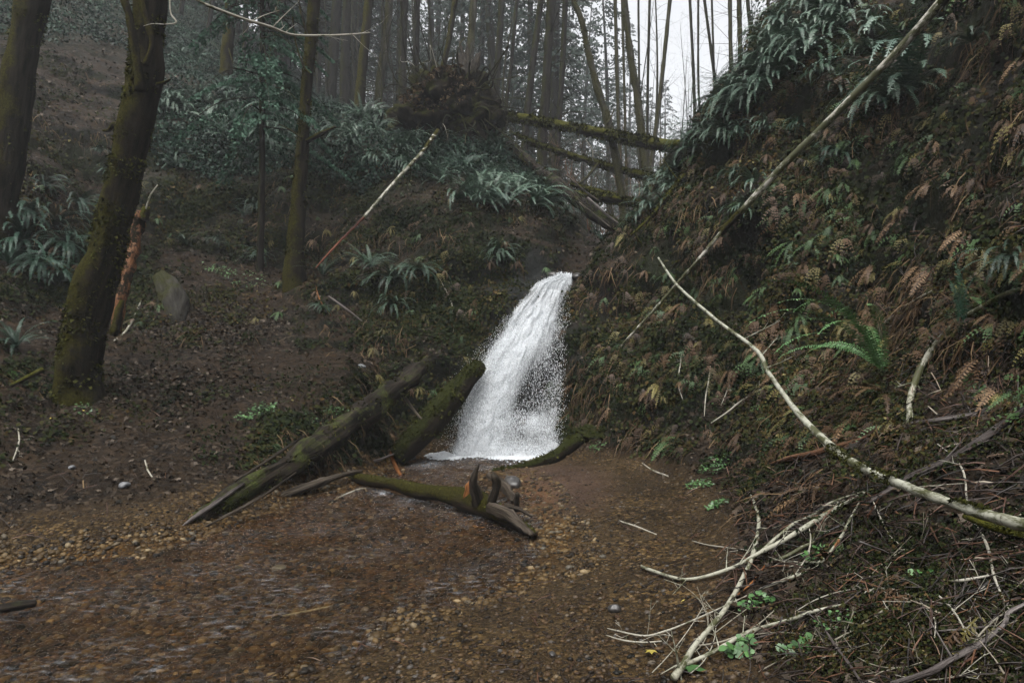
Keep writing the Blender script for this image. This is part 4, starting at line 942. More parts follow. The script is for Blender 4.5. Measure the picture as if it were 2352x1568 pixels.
# foreground branches on the right, laid on the debris slope
def ox(cx, cy): return (1548 + cx / 2.874, 1022.7 + cy / 2.874)
def ox6(cx, cy): return (1548 + cx / 2.874, 516.8 + cy / 2.874)
fg = [
 ('pale branch with an orange broken tip, lowest sweep left to the gravel', [(-215,790,5),(-190,808,9),(0,872,9),(110,882,9),(250,852,10),(400,800,10),(500,745,11),(600,690,12),(700,640,13),(900,520,14),(1000,455,14),(1130,385,11),(1260,310,8)], ox, 'birch_green', 6),
 ('thick pale forked branch running to the bottom edge of the photo', [(498,310,6),(530,380,8),(560,480,10),(555,560,10),(540,650,12),(505,770,12),(460,860,12),(400,980,13),(330,1090,14),(250,1190,14),(130,1330,15),(60,1450,18),(0,1530,20)], ox, 'birch_green', 7),
 ('pale branch with orange scars lying just above the lowest sweep', [(540,730,9),(640,640,9),(770,530,9),(850,490,8),(930,450,8),(1040,375,7),(1170,330,6),(1320,288,4)], ox, 'birch_green', 5),
 ('pale branch with orange bare rings rising right from the fork', [(60,1450,12),(200,1390,11),(350,1310,11),(470,1240,10),(600,1195,11),(770,1148,10),(900,1100,9),(1000,1075,8),(1110,1048,5)], ox, 'birch_green', 4),
 ('grey-pink bent branch in the bottom right corner', [(2360,1020,8),(2311,1050,10),(2210,1105,13),(2190,1160,11),(2160,1200,12),(2050,1290,14),(1950,1350,18),(1830,1410,14),(1720,1480,18),(1600,1525,16),(1440,1580,18)], ox, 'stick_grey', 3),
 ('slim pale stem snaking down the right side over the birch limb', [(1740,-10,3),(1840,70,4),(1900,150,6),(1925,240,6),(1930,330,6),(1955,420,7),(1990,520,7),(2050,620,8),(2090,740,8),(2110,850,7),(2160,980,6),(2212,1080,4)], ox, 'twig_white', 4),
 ('straight dull brown stick near the bottom edge', [(976,1185,5),(1060,1310,8),(1150,1430,8),(1245,1575,8)], ox, 'stick_grey', 1),
 ('thin pale twig bending down right beneath the birch limb', [(1300,330,3),(1350,450,5),(1400,550,5),(1430,600,4),(1480,645,3)], ox, 'twig_white', 2),
 ('arched pale branch in the middle of the brushwood', [(1245,340,4),(1180,450,6),(1110,590,8),(1060,670,9),(1020,720,9),(960,770,8),(860,770,5),(760,800,3)], ox, 'birch_green', 5),
 ('short thick pale branch inside the brushwood', [(700,750,8),(780,710,9),(850,670,9),(930,635,6)], ox, 'birch_mossy', 2),
 ('pale branch end under the arched branch', [(570,945,6),(680,905,9),(760,875,10),(850,840,9),(920,795,5)], ox, 'birch_green', 5),
 ('small pale branch between the leaves at the right', [(1720,893,4),(1870,893,8),(1960,880,8),(2060,862,7),(2210,830,3)], ox, 'twig_white', 3),
 ('angled twig with a pale broken base in the leaves', [(1262,975,9),(1325,945,7),(1440,950,7),(1530,975,6),(1600,1010,5),(1680,1090,5),(1725,1160,4),(1720,1270,2)], ox, 'twig_white', 3),
 ('bleached stick low in the right corner', [(1745,1222,4),(1900,1213,7),(2000,1200,7),(2110,1188,4)], ox, 'stick_grey', 2),
 ('upright curved pale twig left in the brushwood', [(893,545,2),(903,610,5),(895,680,5),(870,745,5),(800,850,2)], ox, 'twig_white', 3),
 ('orange bare curved stick leaning behind the fork', [(600,790,4),(560,850,7),(500,920,7),(415,990,4)], ox, 'orange_wood', 0),
 ('low spreading pale twig at the left fringe of the brushwood', [(-440,1205,2),(-380,1220,5),(-200,1255,6),(-60,1225,6),(60,1180,5),(200,1120,5),(330,1060,4),(480,990,3)], ox, 'twig_white', 6),
 ('lower of the two thin twigs reaching out over the gravel', [(-450,1250,2),(-330,1285,5),(-200,1298,5),(-80,1290,4)], ox, 'twig_white', 4),
 ('long thin white twig above the lowest sweep', [(120,628,2),(220,655,4),(340,672,4),(480,690,3)], ox, 'twig_white', 2),
 ('grey straight stick running level from the right edge', [(1360,1345,5),(1550,1312,10),(1700,1290,11),(1850,1268,14),(2100,1232,14),(2360,1198,16)], ox6, 'stick_grey', 2),
 ('pinkish grey stick sloping down beneath the level one', [(1290,1830,8),(1400,1755,14),(1550,1660,16),(1790,1560,18),(2020,1420,20),(2150,1330,20),(2360,1205,24)], ox6, 'stick_grey', 2),
 ('tall arching mossy grey branch at the right', [(2380,395,8),(2200,450,13),(2100,505,15),(1950,590,15),(1850,655,16),(1760,755,17),(1700,830,18),(1640,920,18),(1600,1010,18),(1575,1090,17),(1555,1170,17),(1552,1290,16),(1490,1330,10)], ox6, 'birch_mossy', 4),
 ('split reddish brown stick lying towards the green clover', [(640,1575,6),(760,1540,14),(900,1510,16),(1040,1470,14),(1200,1420,10),(1370,1365,5)], ox6, 'brown_wood', 1),
 ('long thin white twig rising through the dark wall foot', [(1000,802,3),(1200,745,5),(1290,690,4),(1380,650,6),(1480,570,6),(1600,490,6),(1740,420,6),(1890,368,3)], ox6, 'twig_white', 2),
 ('thin forked whitish twig low on the leaf bank', [(245,1305,3),(350,1235,5),(430,1170,5),(500,1125,4),(580,1080,3),(645,1040,2)], ox6, 'twig_white', 4),
 ('dangling crooked twig at the left of the dark wall', [(410,780,2),(400,860,4),(380,950,4),(370,1030,4),(340,1120,3),(310,1190,2)], ox6, 'twig_white', 2),
 ('hanging hooked twig over the mossy wall foot', [(50,820,2),(45,900,4),(30,1000,4),(35,1080,3),(60,1155,2)], ox6, 'twig_white', 3),
 ('second dangling twig, right of the hooked one', [(240,930,2),(225,1050,4),(210,1130,4),(200,1260,2)], ox6, 'twig_white', 2),
]
for i, (lab, pts, fn_, mt, tw) in enumerate(fg):
    pp_ = []
    for cx, cy, wd in pts:
        x_, y_ = fn_(cx, cy); pp_.append((x_, min(y_, 1640), wd * (.85 if wd > 7 else .75)))
    log('fallen_branch', lab, 'branch', pp_, mt, lift=2.2 if i % 2 else 3.2, group='broken branches on the right bank', seed=200 + i, lump=.12, lscale=.08, nseg=9, tw=tw, twl=.16)
rb_ = np.random.default_rng(77)
for k in range(60):
    cx0, cy0 = rb_.uniform(1480, 2340), rb_.uniform(1130, 1560)
    if cy0 < 1568 - (cx0 - 1430) * .55: continue
    a0 = rb_.normal(-.35, .45); L0 = rb_.uniform(70, 260); c0 = rb_.normal(0, .5)
    pts_ = []
    for t0 in np.linspace(0, 1, 6):
        a1 = a0 + c0 * (t0 - .5); pts_.append((cx0 + L0 * t0 * math.cos(a1), min(cy0 + L0 * t0 * math.sin(a1), 1600), (2.4 if k % 4 else 4.5) * (1.1 - .8 * abs(t0 - .3))))
    log('fallen_twig', 'thin bare twig in the lower right brushwood', 'twig', pts_, ('twig_white', 'twig_dull', 'stick_grey', 'brown_wood', 'twig_dull')[k % 5], lift=3.5, group='twigs tangled on the right bank', seed=500 + k, lump=.1, lscale=.06, nseg=6, tw=3, twl=.14)
lf_br = [
 ('bent grey-white branch at the right foot of the big leaning tree', [(323,690,3),(318,706,5),(305,735,6),(285,765,5),(262,782,3)], 'twig_white'),
 ('white angled twig arching out of the stream near the split log', [(757,1158,2),(770,1147,4),(800,1132,4),(835,1121,4),(842,1128,2)], 'twig_white'),
 ('short white stick lying on the dark left beach', [(333,1057,3),(340,1080,4),(354,1102,3)], 'twig_white'),
 ('pale yellow twigs curling at the left edge', [(42,985,3),(44,1010,4),(38,1035,4),(28,1060,3)], 'twig_white'),
 ('short pale stick on the gravel beside the stream', [(1422,1196,4),(1460,1208,4),(1508,1227,3)], 'twig_white'),
 ('half-sunk pale stick lying along the stream bed', [(590,1428,3),(660,1412,5),(720,1400,5),(790,1385,3)], 'twig_white'),
 ('pale splintered stick by the bottom edge', [(455,1568,6),(495,1530,9),(518,1508,5)], 'stick_grey'),
 ('rusty split stick standing beyond the jammed log', [(896,1036,5),(905,1062,9),(920,1092,9)], 'orange_wood'),
 ('white twig on the leaf slope right of the gravel', [(1475,1063,2),(1500,1080,4),(1535,1093,3)], 'twig_white'),
 ('thin white twig hanging down the left gorge wall', [(1010,640,2),(1035,690,3),(1040,720,3),(1042,762,2)], 'twig_white'),
 ('dark crooked twig standing in the foam', [(1116,1031,3),(1130,1040,4),(1152,1049,2)], 'dark_wood'),
 ('thin orange twig beside the leaning pole', [(725,655,2),(735,690,3),(760,725,2)], 'orange_wood'),
]
for i, (lab, pts, mt) in enumerate(lf_br):
    log('fallen_stick', lab, 'stick', pts, mt, lift=2.0, seed=300 + i, lump=.12, lscale=.08, nseg=7, tw=2 if mt == 'twig_white' else 0, twl=.15)

# ------------------------------------------------------------------ upturned root mass with stump
rc = P3(1035, 215, 15.4)
ico = bpy.data.meshes.new('tmp'); import bmesh
bm = bmesh.new(); bmesh.ops.create_icosphere(bm, subdivisions=5, radius=1)
bm.verts.ensure_lookup_table()
Vi = np.array([v.co[:] for v in bm.verts]); Fi = np.array([[v.index for v in f.verts] for f in bm.faces]); bm.free(); bpy.data.meshes.remove(ico)
def blob(center, size, amp, sc_, seed):
    V = Vi * np.array(size); n = fbm(V + seed * 3.1, sc_, 4, seed)
    return V * (1 + amp * n)[:, None] + np.array(center), [Fi], {'tuv': Vi}
gzr = gz(rc[0], rc[1])
rr_ = tag(empty('root_mass', (rc[0], rc[1], gzr)), 'dark upturned root mass with a broken stump on the ridge', 'tree stump')
o0 = np.array((rc[0], rc[1], gzr))
Vb, Fb, Ab = join([blob((0, 0, rc[2] - gzr - .25), (.85, .6, .62), .5, .3, 2), blob((.35, -.1, rc[2] - gzr + .12), (.36, .36, .48), .6, .22, 4), blob((-.65, 0, rc[2] - gzr - .7), (.8, .6, .5), .5, .3, 6), blob((.5, -.1, rc[2] - gzr - .6), (.6, .5, .6), .5, .25, 8)])
obj('earth', make_mesh('earth', Vb, Fb, M['root'], False, Ab), rr_)
mt_ = [moss_tufts([(-.9, -.1, rc[2] - gzr - .6), (0, -.2, rc[2] - gzr - .1), (.4, -.1, rc[2] - gzr + .2)], [.5, .6, .4], 3500, 9, .07, 0)]
V, Fs, A = join(mt_); obj('rootlets', make_mesh('rootlets', V, Fs, M['straw'], False, A), rr_)
prt = []
for k in range(7):
    a = rng.uniform(-.5, .5)
    p0 = np.array((.30 + k * .035, -.1, rc[2] - gzr + .3)); prt.append(tube([p0, p0 + (a * .2, 0, .32), p0 + (a * .5, 0, .55 + .38 * rng.random())], [.13, .09, .012], 7, 10, .4, .08, k))
V, Fs, A = join(prt); obj('stump', make_mesh('stump', V, Fs, M['dark_wood'], True, A), rr_)
for k in range(90):
    a = rng.uniform(0, 6.28); u_ = np.array((math.cos(a), rng.uniform(-1, .1), math.sin(a))); u_ /= np.linalg.norm(u_)
    c0 = np.array((0, 0, rc[2] - gzr - .3)) + u_ * np.array((.75, .6, .6)); L = rng.uniform(.3, .95)
    p1 = c0 + u_ * L * .5 + rng.normal(0, .16, 3); p2 = p1 + u_ * L * .35 + rng.normal(0, .2, 3) + np.array((0, 0, -.3 * rng.random())); p3 = p2 + rng.normal(0, .16, 3) + np.array((0, 0, -.1))
    r0 = rng.uniform(.008, .034)
    V, Fs, A = tube([c0, p1, p2, p3], [r0, r0 * .7, r0 * .45, r0 * .2], 6, 16, .3, .1, k)
    obj('root', make_mesh('root', V, Fs, M['twig_white'] if (k % 6 == 0 and r0 < .015) else (M['bark_moss_light'] if k % 3 == 0 else M['root']), True, {'tuv': A['tuv']}), rr_)

# bare shrubs
def bare_shrub(px, py, h, n, seed, label, group=None, mat='bark_dark', d=None):
    if d: q = P3(px, py, d); q[2] = gz(q[0], q[1])
    else:
        q, _ = hit(px, py)
        if q is None: return
    rs = np.random.default_rng(seed); parts = []
    for k in range(n):
        a = rs.uniform(0, 6.28); e = np.array((math.cos(a) * .3, math.sin(a) * .3, 1)); L = h * rs.uniform(.6, 1.1)
        P = [np.zeros(3), e * L * .35 + rs.normal(0, .05, 3) * L, e * L * .7 + rs.normal(0, .09, 3) * L, e * L + rs.normal(0, .14, 3) * L]
        R = [.012 * h ** .5, .009 * h ** .5, .006, .002]
        parts.append(tube(P, R, 5, 12, 0, .1, seed + k)); parts += side_twigs(P, R, 7, L * .35, seed * 7 + k, 1, .5, .3, 2, 4)
    r = tag(empty('bare_shrub', q), label, 'shrub', group)
    V, Fs, A = join(parts); obj('stems', make_mesh('stems', V, Fs, M[mat], True, A), r)
bare_shrub(985, 150, 3.2, 9, 1, 'bare many-stemmed shrub rising beside the upturned root mass', d=15.8)
bare_shrub(1055, 130, 2.2, 5, 2, 'small bare shrub with drooping twigs on top of the root mass', d=16.2, mat='bark_moss_light')
k = 0
for px in np.linspace(1290, 1520, 12):
    bare_shrub(px, 460, 2.6 * rng.uniform(.8, 1.3), 6, 20 + k, 'leafless thicket shrub behind the alders', 'thicket behind the alders', 'brown_wood' if k % 2 else 'bark_moss_light', d=18.5 + 4 * rng.random()); k += 1
for px, d in ((1140, 15.6), (1180, 15.0), (1010, 16.4)):
    bare_shrub(px, 300, 1.3, 4, 50 + k, 'thin bare shrub on the ridge beside the rotten log', 'bare shrubs on the ridge', 'bark_moss_light', d=d); k += 1

# ------------------------------------------------------------------ ferns
def fern_geo(nf, L, W, seed, wall=False, npin=24, e0=None, droop=None):
    rs = np.random.default_rng(seed); VV, QQ, RN = [], [], []; base = 0
    for k in range(nf):
        if wall: az = -math.pi / 2 + rs.normal(0, .85); el = rs.uniform(.15, .95); dp = rs.uniform(1.3, 2.2)
        else: az = k * 2.4 + rs.normal(0, .3); el = rs.uniform(.55, 1.25); dp = rs.uniform(1.0, 1.9)
        if e0 is not None: el = e0 + rs.normal(0, .15)
        if droop is not None: dp = droop + rs.normal(0, .2)
        l = L * rs.uniform(.65, 1.15)
        s = np.linspace(0, 1, npin + 1); ang = el - dp * s ** 1.3
        dr = np.stack([np.cos(ang) * math.cos(az), np.cos(ang) * math.sin(az), np.sin(ang)], -1)
        c = np.cumsum(dr * (l / npin), 0); c = np.vstack([np.zeros(3), c[:-1]]) + rs.normal(0, .01, 3)
        side = np.array((-math.sin(az), math.cos(az), rs.normal(0, .25))); side /= np.linalg.norm(side)
        upv = np.cross(dr, side)
        wl = W * np.clip(np.sin(np.pi * np.clip(s * .93 + .06, 0, 1) ** .75), .05, 1) ** .75 * rs.uniform(.85, 1.1)
        r_ = rs.uniform(0, 1)
        for i in range(2, npin):
            hw = l / npin * .34
            for sg in (-1, 1):
                tip = c[i] + side * sg * wl[i] + dr[i] * wl[i] * .25 - abs(0.18) * wl[i] * np.array((0, 0, 1)) + rs.normal(0, .004, 3)
                m1 = c[i] + (tip - c[i]) * .35
                VV += [c[i] - dr[i] * hw * .7, m1 + dr[i] * hw - upv[i] * 0, tip, m1 - dr[i] * hw]
                QQ.append((base, base + 1, base + 2, base + 3)); RN += [np.clip(r_ + rs.normal(0, .12), 0, 1)] * 4; base += 4
        for i in range(npin - 1):       # rachis
            t = side * .0025
            VV += [c[i] - t, c[i] + t, c[i + 1] + t, c[i + 1] - t]; QQ.append((base, base + 1, base + 2, base + 3)); RN += [.2] * 4; base += 4
    return np.array(VV), [np.array(QQ)], {'rnd': np.array(RN)}
def fmesh(mat, *a, **k):
    V, Fs, A = fern_geo(*a, **k); return make_mesh('fern', V, Fs, M[mat], False, A)
FG = {m: [fmesh(m, 22, .82, .046, 10 + j, npin=32) for j in range(3)] for m in ('fern', 'fern_pale', 'fern_deep')}
FW = {m: [fmesh(m, 21, .84, .046, 20 + j, wall=True, npin=32) for j in range(4)] for m in ('fern', 'fern_pale', 'fern_deep')}

def put(name, me_, p, nrm, s, label, cat, group=None, wall=False, sink=-.03, tilt=.15):
    o = bpy.data.objects.new(name, me_); C.objects.link(o); tag(o, label, cat, group)
    nrm = np.array(nrm)
    if wall:
        a = math.atan2(nrm[1], nrm[0]) + math.pi / 2 + rng.normal(0, .2)
        o.rotation_euler = (rng.normal(0, .12), rng.normal(0, .12), a)
    else:
        z = Vector(nrm * .5 + np.array((0, 0, .8)) + rng.normal(0, tilt, 3)).normalized()
        q = z.to_track_quat('Z', 'Y').to_matrix() @ Matrix.Rotation(rng.uniform(0, 6.28), 3, 'Z')
        o.rotation_euler = q.to_euler()
    o.location = np.array(p) - nrm * sink; o.scale = (s, s, s)
    return o
def fern_at(px, py, s, label, mat='fern', group=None, wall=None):
    q, n = hit(px, py)
    if q is None: return
    s *= 1.1
    if wall is None: wall = n[2] < .75
    me_ = random.choice((FW if wall else FG)[mat])
    put('sword_fern', me_, q, n, s, label, 'fern', group, wall)

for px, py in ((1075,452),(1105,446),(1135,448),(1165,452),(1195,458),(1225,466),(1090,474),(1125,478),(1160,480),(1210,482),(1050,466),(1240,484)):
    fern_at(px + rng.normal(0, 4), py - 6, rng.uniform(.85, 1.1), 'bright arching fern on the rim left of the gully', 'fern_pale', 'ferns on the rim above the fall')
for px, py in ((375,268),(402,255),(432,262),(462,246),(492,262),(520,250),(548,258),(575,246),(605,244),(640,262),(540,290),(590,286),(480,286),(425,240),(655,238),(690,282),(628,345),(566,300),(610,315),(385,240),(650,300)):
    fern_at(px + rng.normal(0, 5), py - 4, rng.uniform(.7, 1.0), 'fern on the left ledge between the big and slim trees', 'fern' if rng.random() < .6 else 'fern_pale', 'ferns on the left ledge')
for px, py in ((745,300),(775,292),(800,318),(832,328),(858,312),(885,340),(915,352),(945,330),(975,362),(840,290),(880,280),(920,375),(1000,388),(1040,372),(800,350),(960,298),(1010,332),(1065,402),(1100,395),(1130,410),(905,300),(860,372),(980,410),(770,262),(820,258),(860,250),(1020,425),(945,395)):
    fern_at(px + rng.normal(0, 5), py - 4, rng.uniform(.6, .9), 'fern on the slope below the root mass', 'fern' if rng.random() < .6 else 'fern_pale', 'ferns on the slope below the root mass')
for px, py, s, lab in ((745,635,.75,'fern at the lower end of the leaning pole'),(850,618,.75,'dark fern halfway up the left gorge wall, nearest the slim tree'),(905,640,.8,'wide fern in the middle of the left gorge wall'),
                       (962,622,.8,'fern on the gorge wall right of the wide one'),(1150,574,.5,'upper of two small ferns above the waterfall crest'),(1148,600,.6,'lower of two small ferns above the waterfall crest'),
                       (905,700,.55,'small fern low on the wall left of the waterfall'),(430,566,.65,'fern beside the broken orange trunk'),(590,482,.6,'fern on the dim bank left of the slim tree'),
                       (400,388,.6,'dark fern close right of the big leaning trunk'),(500,560,.45,'small fern on the slope behind the path'),(560,500,.45,'tiny fern below the dim bank'),(1300,486,.5,'fern hanging just below the rotten log'),
                       (1340,480,.45,'small fern beside the gully head'),(600,590,.55,'fern at the left foot of the slim tree'),(740,710,.4,'fern under the short pale branch')):
    fern_at(px, py, s, lab, 'fern')
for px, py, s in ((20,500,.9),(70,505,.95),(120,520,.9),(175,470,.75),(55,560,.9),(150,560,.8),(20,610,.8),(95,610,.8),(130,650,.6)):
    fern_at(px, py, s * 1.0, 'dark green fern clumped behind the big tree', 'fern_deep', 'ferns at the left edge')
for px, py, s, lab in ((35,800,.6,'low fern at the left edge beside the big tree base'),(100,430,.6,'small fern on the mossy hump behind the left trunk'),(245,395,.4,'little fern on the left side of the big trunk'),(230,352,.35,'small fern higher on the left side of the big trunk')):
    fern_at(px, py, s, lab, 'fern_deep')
sk = [(1765,110),(1795,80),(1825,50),(1855,30),(1885,20),(1745,150),(1775,150),(1810,120),(1838,95),(1715,205),(1735,190),(1765,185),(1865,75),(1905,60),(1925,30),(1700,235),(1955,10),(1790,190),(1880,110),(1845,140),(1690,265),(1720,240),(1755,215),(1940,70)]
for px, py in sk:
    for dy in (0, 12, 30, 55):
        q, n = hit(px, py + dy)
        if q is not None and q[1] < 14: break
    if q is None: continue
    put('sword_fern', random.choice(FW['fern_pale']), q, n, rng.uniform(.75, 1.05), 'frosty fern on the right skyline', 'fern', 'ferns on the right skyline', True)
for px, py in ((1585,315),(1605,300),(1630,300),(1655,318),(1600,345),(1640,345),(1680,335),(1560,385),(1535,405),(1515,425),(1490,450),(1700,310),(1545,440),(1500,482),(1575,360),(1620,370),(1470,500),(1525,465),(1560,420),(1665,300)):
    for dy in (0, 10, 25, 45):
        q, n = hit(px, py + dy)
        if q is not None and q[1] < 15: break
    if q is None: continue
    put('sword_fern', random.choice(FW['fern_pale' if rng.random() < .6 else 'fern']), q, n, rng.uniform(.5, .75), 'fern on the right rim above the gully', 'fern', 'ferns on the right rim', True)
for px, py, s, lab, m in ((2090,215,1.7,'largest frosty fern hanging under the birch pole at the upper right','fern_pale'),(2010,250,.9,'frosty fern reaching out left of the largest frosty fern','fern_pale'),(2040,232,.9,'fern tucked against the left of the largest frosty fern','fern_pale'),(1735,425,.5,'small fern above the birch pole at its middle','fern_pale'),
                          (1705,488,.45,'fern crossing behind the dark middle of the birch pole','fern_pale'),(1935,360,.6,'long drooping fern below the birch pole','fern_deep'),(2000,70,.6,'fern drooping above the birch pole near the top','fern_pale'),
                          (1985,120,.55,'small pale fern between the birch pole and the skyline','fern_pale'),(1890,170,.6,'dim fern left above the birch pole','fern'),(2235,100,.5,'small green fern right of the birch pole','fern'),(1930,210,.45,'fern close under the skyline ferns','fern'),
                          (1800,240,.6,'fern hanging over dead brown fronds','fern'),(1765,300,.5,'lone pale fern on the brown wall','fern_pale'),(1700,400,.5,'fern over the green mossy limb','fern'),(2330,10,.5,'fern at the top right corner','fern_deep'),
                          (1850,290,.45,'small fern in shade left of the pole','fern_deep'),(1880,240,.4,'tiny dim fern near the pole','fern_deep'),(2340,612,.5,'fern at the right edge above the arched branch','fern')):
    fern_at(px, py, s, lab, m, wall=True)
# large foreground ferns
V, Fs, A = fern_geo(7, .95, .075, 77, npin=44, e0=.75, droop=1.7)
q, n = hit(1995, 900)
def frond_fern(name, label, q, azs, L, W, e0, dr, mat, npin=44, seed=0):
    rs = np.random.default_rng(seed); parts = []
    for k, az in enumerate(azs):
        V, Fs, A = fern_geo(1, L * rs.uniform(.8, 1.1), W, seed * 9 + k, npin=npin, e0=e0 + rs.normal(0, .1), droop=dr)
        a0 = math.atan2(V[len(V) // 2, 1], V[len(V) // 2, 0]); a = az - a0; c_, s_ = math.cos(a), math.sin(a)
        V = V @ np.array(((c_, s_, 0), (-s_, c_, 0), (0, 0, 1))); parts.append((V, Fs, A))
    r = tag(empty(name, q), label, 'fern')
    for V, Fs, A in parts: obj('frond', make_mesh('frond', V, Fs, M[mat], False, A), r)
frond_fern('sword_fern', 'large fresh green fern arching left over the dead brown fronds in the right foreground', q + np.array((0, -.2, .2)), [3.3, 3.05, 2.8, 3.6, 2.3, 1.9, 4.0, 1.2, 3.45, 3.15, 2.95, 3.7], 1.35, .062, 1.0, 1.75, 'fern_fresh', 50, 5)
q, n = hit(2215, 770)
frond_fern('sword_fern', 'upright dim fern beside the arching grey branch', q, [1.2, 1.8, 2.4, .6, 2.9], .62, .06, 1.35, .7, 'fern_deep', 36, 6)
q, n = hit(2290, 720)
frond_fern('sword_fern', 'half hidden fern by the right edge of the photo', q, [1.5, 2.2, .4, 3.0], .5, .05, 1.1, 1.0, 'fern_fresh', 34, 8)

# background ferns on the upper slopes, individuals
p, n = sample(70, (fc[:, 0] < 1.0) * (fc[:, 1] > 14) * (fc[:, 1] < 27) * (fn[:, 2] > .55) * (np.hypot(fc[:, 0] + 9.4, (fc[:, 1] - 14) / 2) > 2.0), 1.6)
for a, b_ in zip(p, n):
    put('sword_fern', random.choice(FG['fern' if rng.random() < .7 else 'fern_deep']), a, b_, rng.uniform(.7, 1.1), 'fern on the upper slope ' + ('left of the slim tree' if a[0] / a[1] < -.30 else ('between slim tree and root mass' if a[0] / a[1] < -.11 else 'right of the root mass')) + (', far up' if a[1] > 19 else ', nearer'), 'fern', 'ferns on the upper slope', False)

# hanging little ferns of the gorge walls
HG = {m: [fmesh(m, 9, .30, .032, 40 + j, wall=True, npin=13, e0=-.55, droop=1.1) for j in range(3)] for m in ('hang_brown', 'hang_yellow', 'hang_green')}
def hang(n, wf, cols, label, group, smin=.6, smax=1.25, pw=2.0):
    p, nn = sample(n, wf, pw)
    for a, b_ in zip(p, nn):
        px_ = 1176 + a[0] / a[1] * F; py_ = 784 - (a[2] - CZ) / a[1] * F
        zone = ''
        if a[0] > 1.0: zone = ' above the birch pole' if py_ < 800 - (px_ - 1420) * 1.08 else (' between pole and limb' if px_ < 1800 else (' high at the right' if py_ < 400 else (' above the arched branch' if px_ > 2130 else ' by the birch limb tip')))
        elif group.endswith('left wall'): zone = ' beside the slim tree' if px_ < 850 else (' at mid wall' if py_ < 700 else ' low down')
        c_ = cols[rng.integers(len(cols))]
        put('maidenhair_fern', random.choice(HG[c_]), a + b_ * .03, b_, rng.uniform(smin, smax), label.replace('#', {'hang_brown': 'withered brown', 'hang_yellow': 'yellowing', 'hang_green': 'light green'}[c_]) + zone, 'fern', group + zone + ' ' + {'hang_brown': '(brown)', 'hang_yellow': '(yellow)', 'hang_green': '(green)'}[c_], True, sink=0)
rightwall = (fc[:, 0] > 1.3) * (fn[:, 2] < .72) * (fc[:, 1] < 12)
leftwall = (fc[:, 0] < .6) * (fn[:, 2] < .75) * (fc[:, 1] < 13.5) * (fc[:, 1] > 9.6)
hang(215, rightwall * (.25 + 1.5 * (fc[:, 2] < 4.2)), ['hang_brown', 'hang_brown', 'hang_yellow', 'hang_green'], '# little fern on the right wall', 'small ferns on the right wall', .45, 1.25)
hang(90, leftwall, ['hang_brown', 'hang_yellow', 'hang_green'], '# little fern left of the waterfall', 'small ferns on the left wall', .5, .9)

# ------------------------------------------------------------------ uncountable cover
def frond_tmpl(seed, n=4, L=1.0):
    rs = np.random.default_rng(seed); V, Q = [], []
    for k in range(n):
        a = rs.normal(0, .42); l = L * rs.uniform(.5, 1.25); d = np.array((math.sin(a), math.cos(a), 0)); s_ = np.array((math.cos(a), -math.sin(a), 0))
        for i in range(7):
            t = .15 + i * .13; c = d * l * t + np.array((0, 0, .30 * math.sin(t * 3.0))); w_ = .085 * math.sin(math.pi * (t * .8 + .15))
            for sg in (-1, 1):
                b0 = len(V); V += [c, c + s_ * sg * w_ * .5 + d * .045, c + s_ * sg * w_ + d * .03, c + s_ * sg * w_ * .5 - d * .035]; Q.append((b0, b0 + 1, b0 + 2, b0 + 3))
    return np.array(V), [np.array(Q)]
HL = np.array([(0, 0, 0), (-.5, .5, .15), (0, 1.1, .05), (.5, .5, .15)]); HLF = [np.array([(0, 3, 2, 1)])]
def cover(name, label, n, wf, mat, smin, smax, down=True, tilt=.5, pw=2.0, lift=.01, lo=0.0, hi=1.0, tv=HL, tf=HLF, clump=None):
    if clump:
        m = max(1, n // clump); p, nn = sample(m, wf, pw); p = np.repeat(p, clump, 0); nn = np.repeat(nn, clump, 0)
        dd = np.linalg.norm(p - np.array((0, 0, CZ)), axis=1)
        j = rng.normal(0, .035, p.shape) * (1 + dd[:, None] / 9); p = p + j - (j * nn).sum(1, keepdims=True) * nn + nn * np.abs(rng.normal(0, .02, (len(p), 1)))
        rn = np.clip(np.repeat(.34 + .30 * fbm(p[::clump], 1.0, 2, 77) + rng.normal(0, .17, m), clump) + rng.normal(0, .10, len(p)), 0, 1)
    else:
        p, nn = sample(n, wf, pw); rn = rng.uniform(lo, hi, n)
    p = p + nn * lift
    dist = np.linalg.norm(p - np.array((0, 0, CZ)), axis=1)
    sz = rng.uniform(smin, smax, len(p)) * (np.clip(dist / 7, .3, 1.25) if clump else np.clip(dist / 4, .75, 1))
    V, Fs, A = scatter(tv, tf, p, frames(nn, tilt, down=down), sz if len(tv) < 60 else np.stack([sz * rng.uniform(.6, 1.2, len(sz)), sz * rng.uniform(.7, 1.3, len(sz)), sz], -1), rn)
    return tag(obj(name, make_mesh(name, V, Fs, M[mat], False, A)), label, None, None, 'stuff')
wallw = (fn[:, 2] < .80) * (fc[:, 1] < 15) * (fgr < .2) * ((np.abs(fc[:, 0] - .15 - .45 * (fc[:, 1] - 10.3)) > .46) | (fc[:, 1] < 9.5) | (fc[:, 1] > 11.4))
wn = np.clip(.45 + 1.2 * fbm(fc, .7, 3, 33), .12, 1.5)
cover('wall_foliage', 'moss, small leaves and dead fronds covering the gorge walls', 190000, wallw * wn, 'cover', .015, .05, True, .5, 1.7, .012, clump=11)
for j_, (mt_c, n_c) in enumerate((('hang_brown', 1500), ('hang_yellow', 500), ('hang_green', 500))):
    tv_c, tf_c = frond_tmpl(j_)
    cover('small_fronds', ('withered', 'yellowing', 'green')[j_] + ' little fronds massed on the gorge walls', n_c, wallw * (fn[:, 2] < .7) * wn * (.25 + (fc[:, 0] > 1)), mt_c, .10, .30, True, .3, 1.6, .02, hi=.8, tv=tv_c, tf=tf_c)
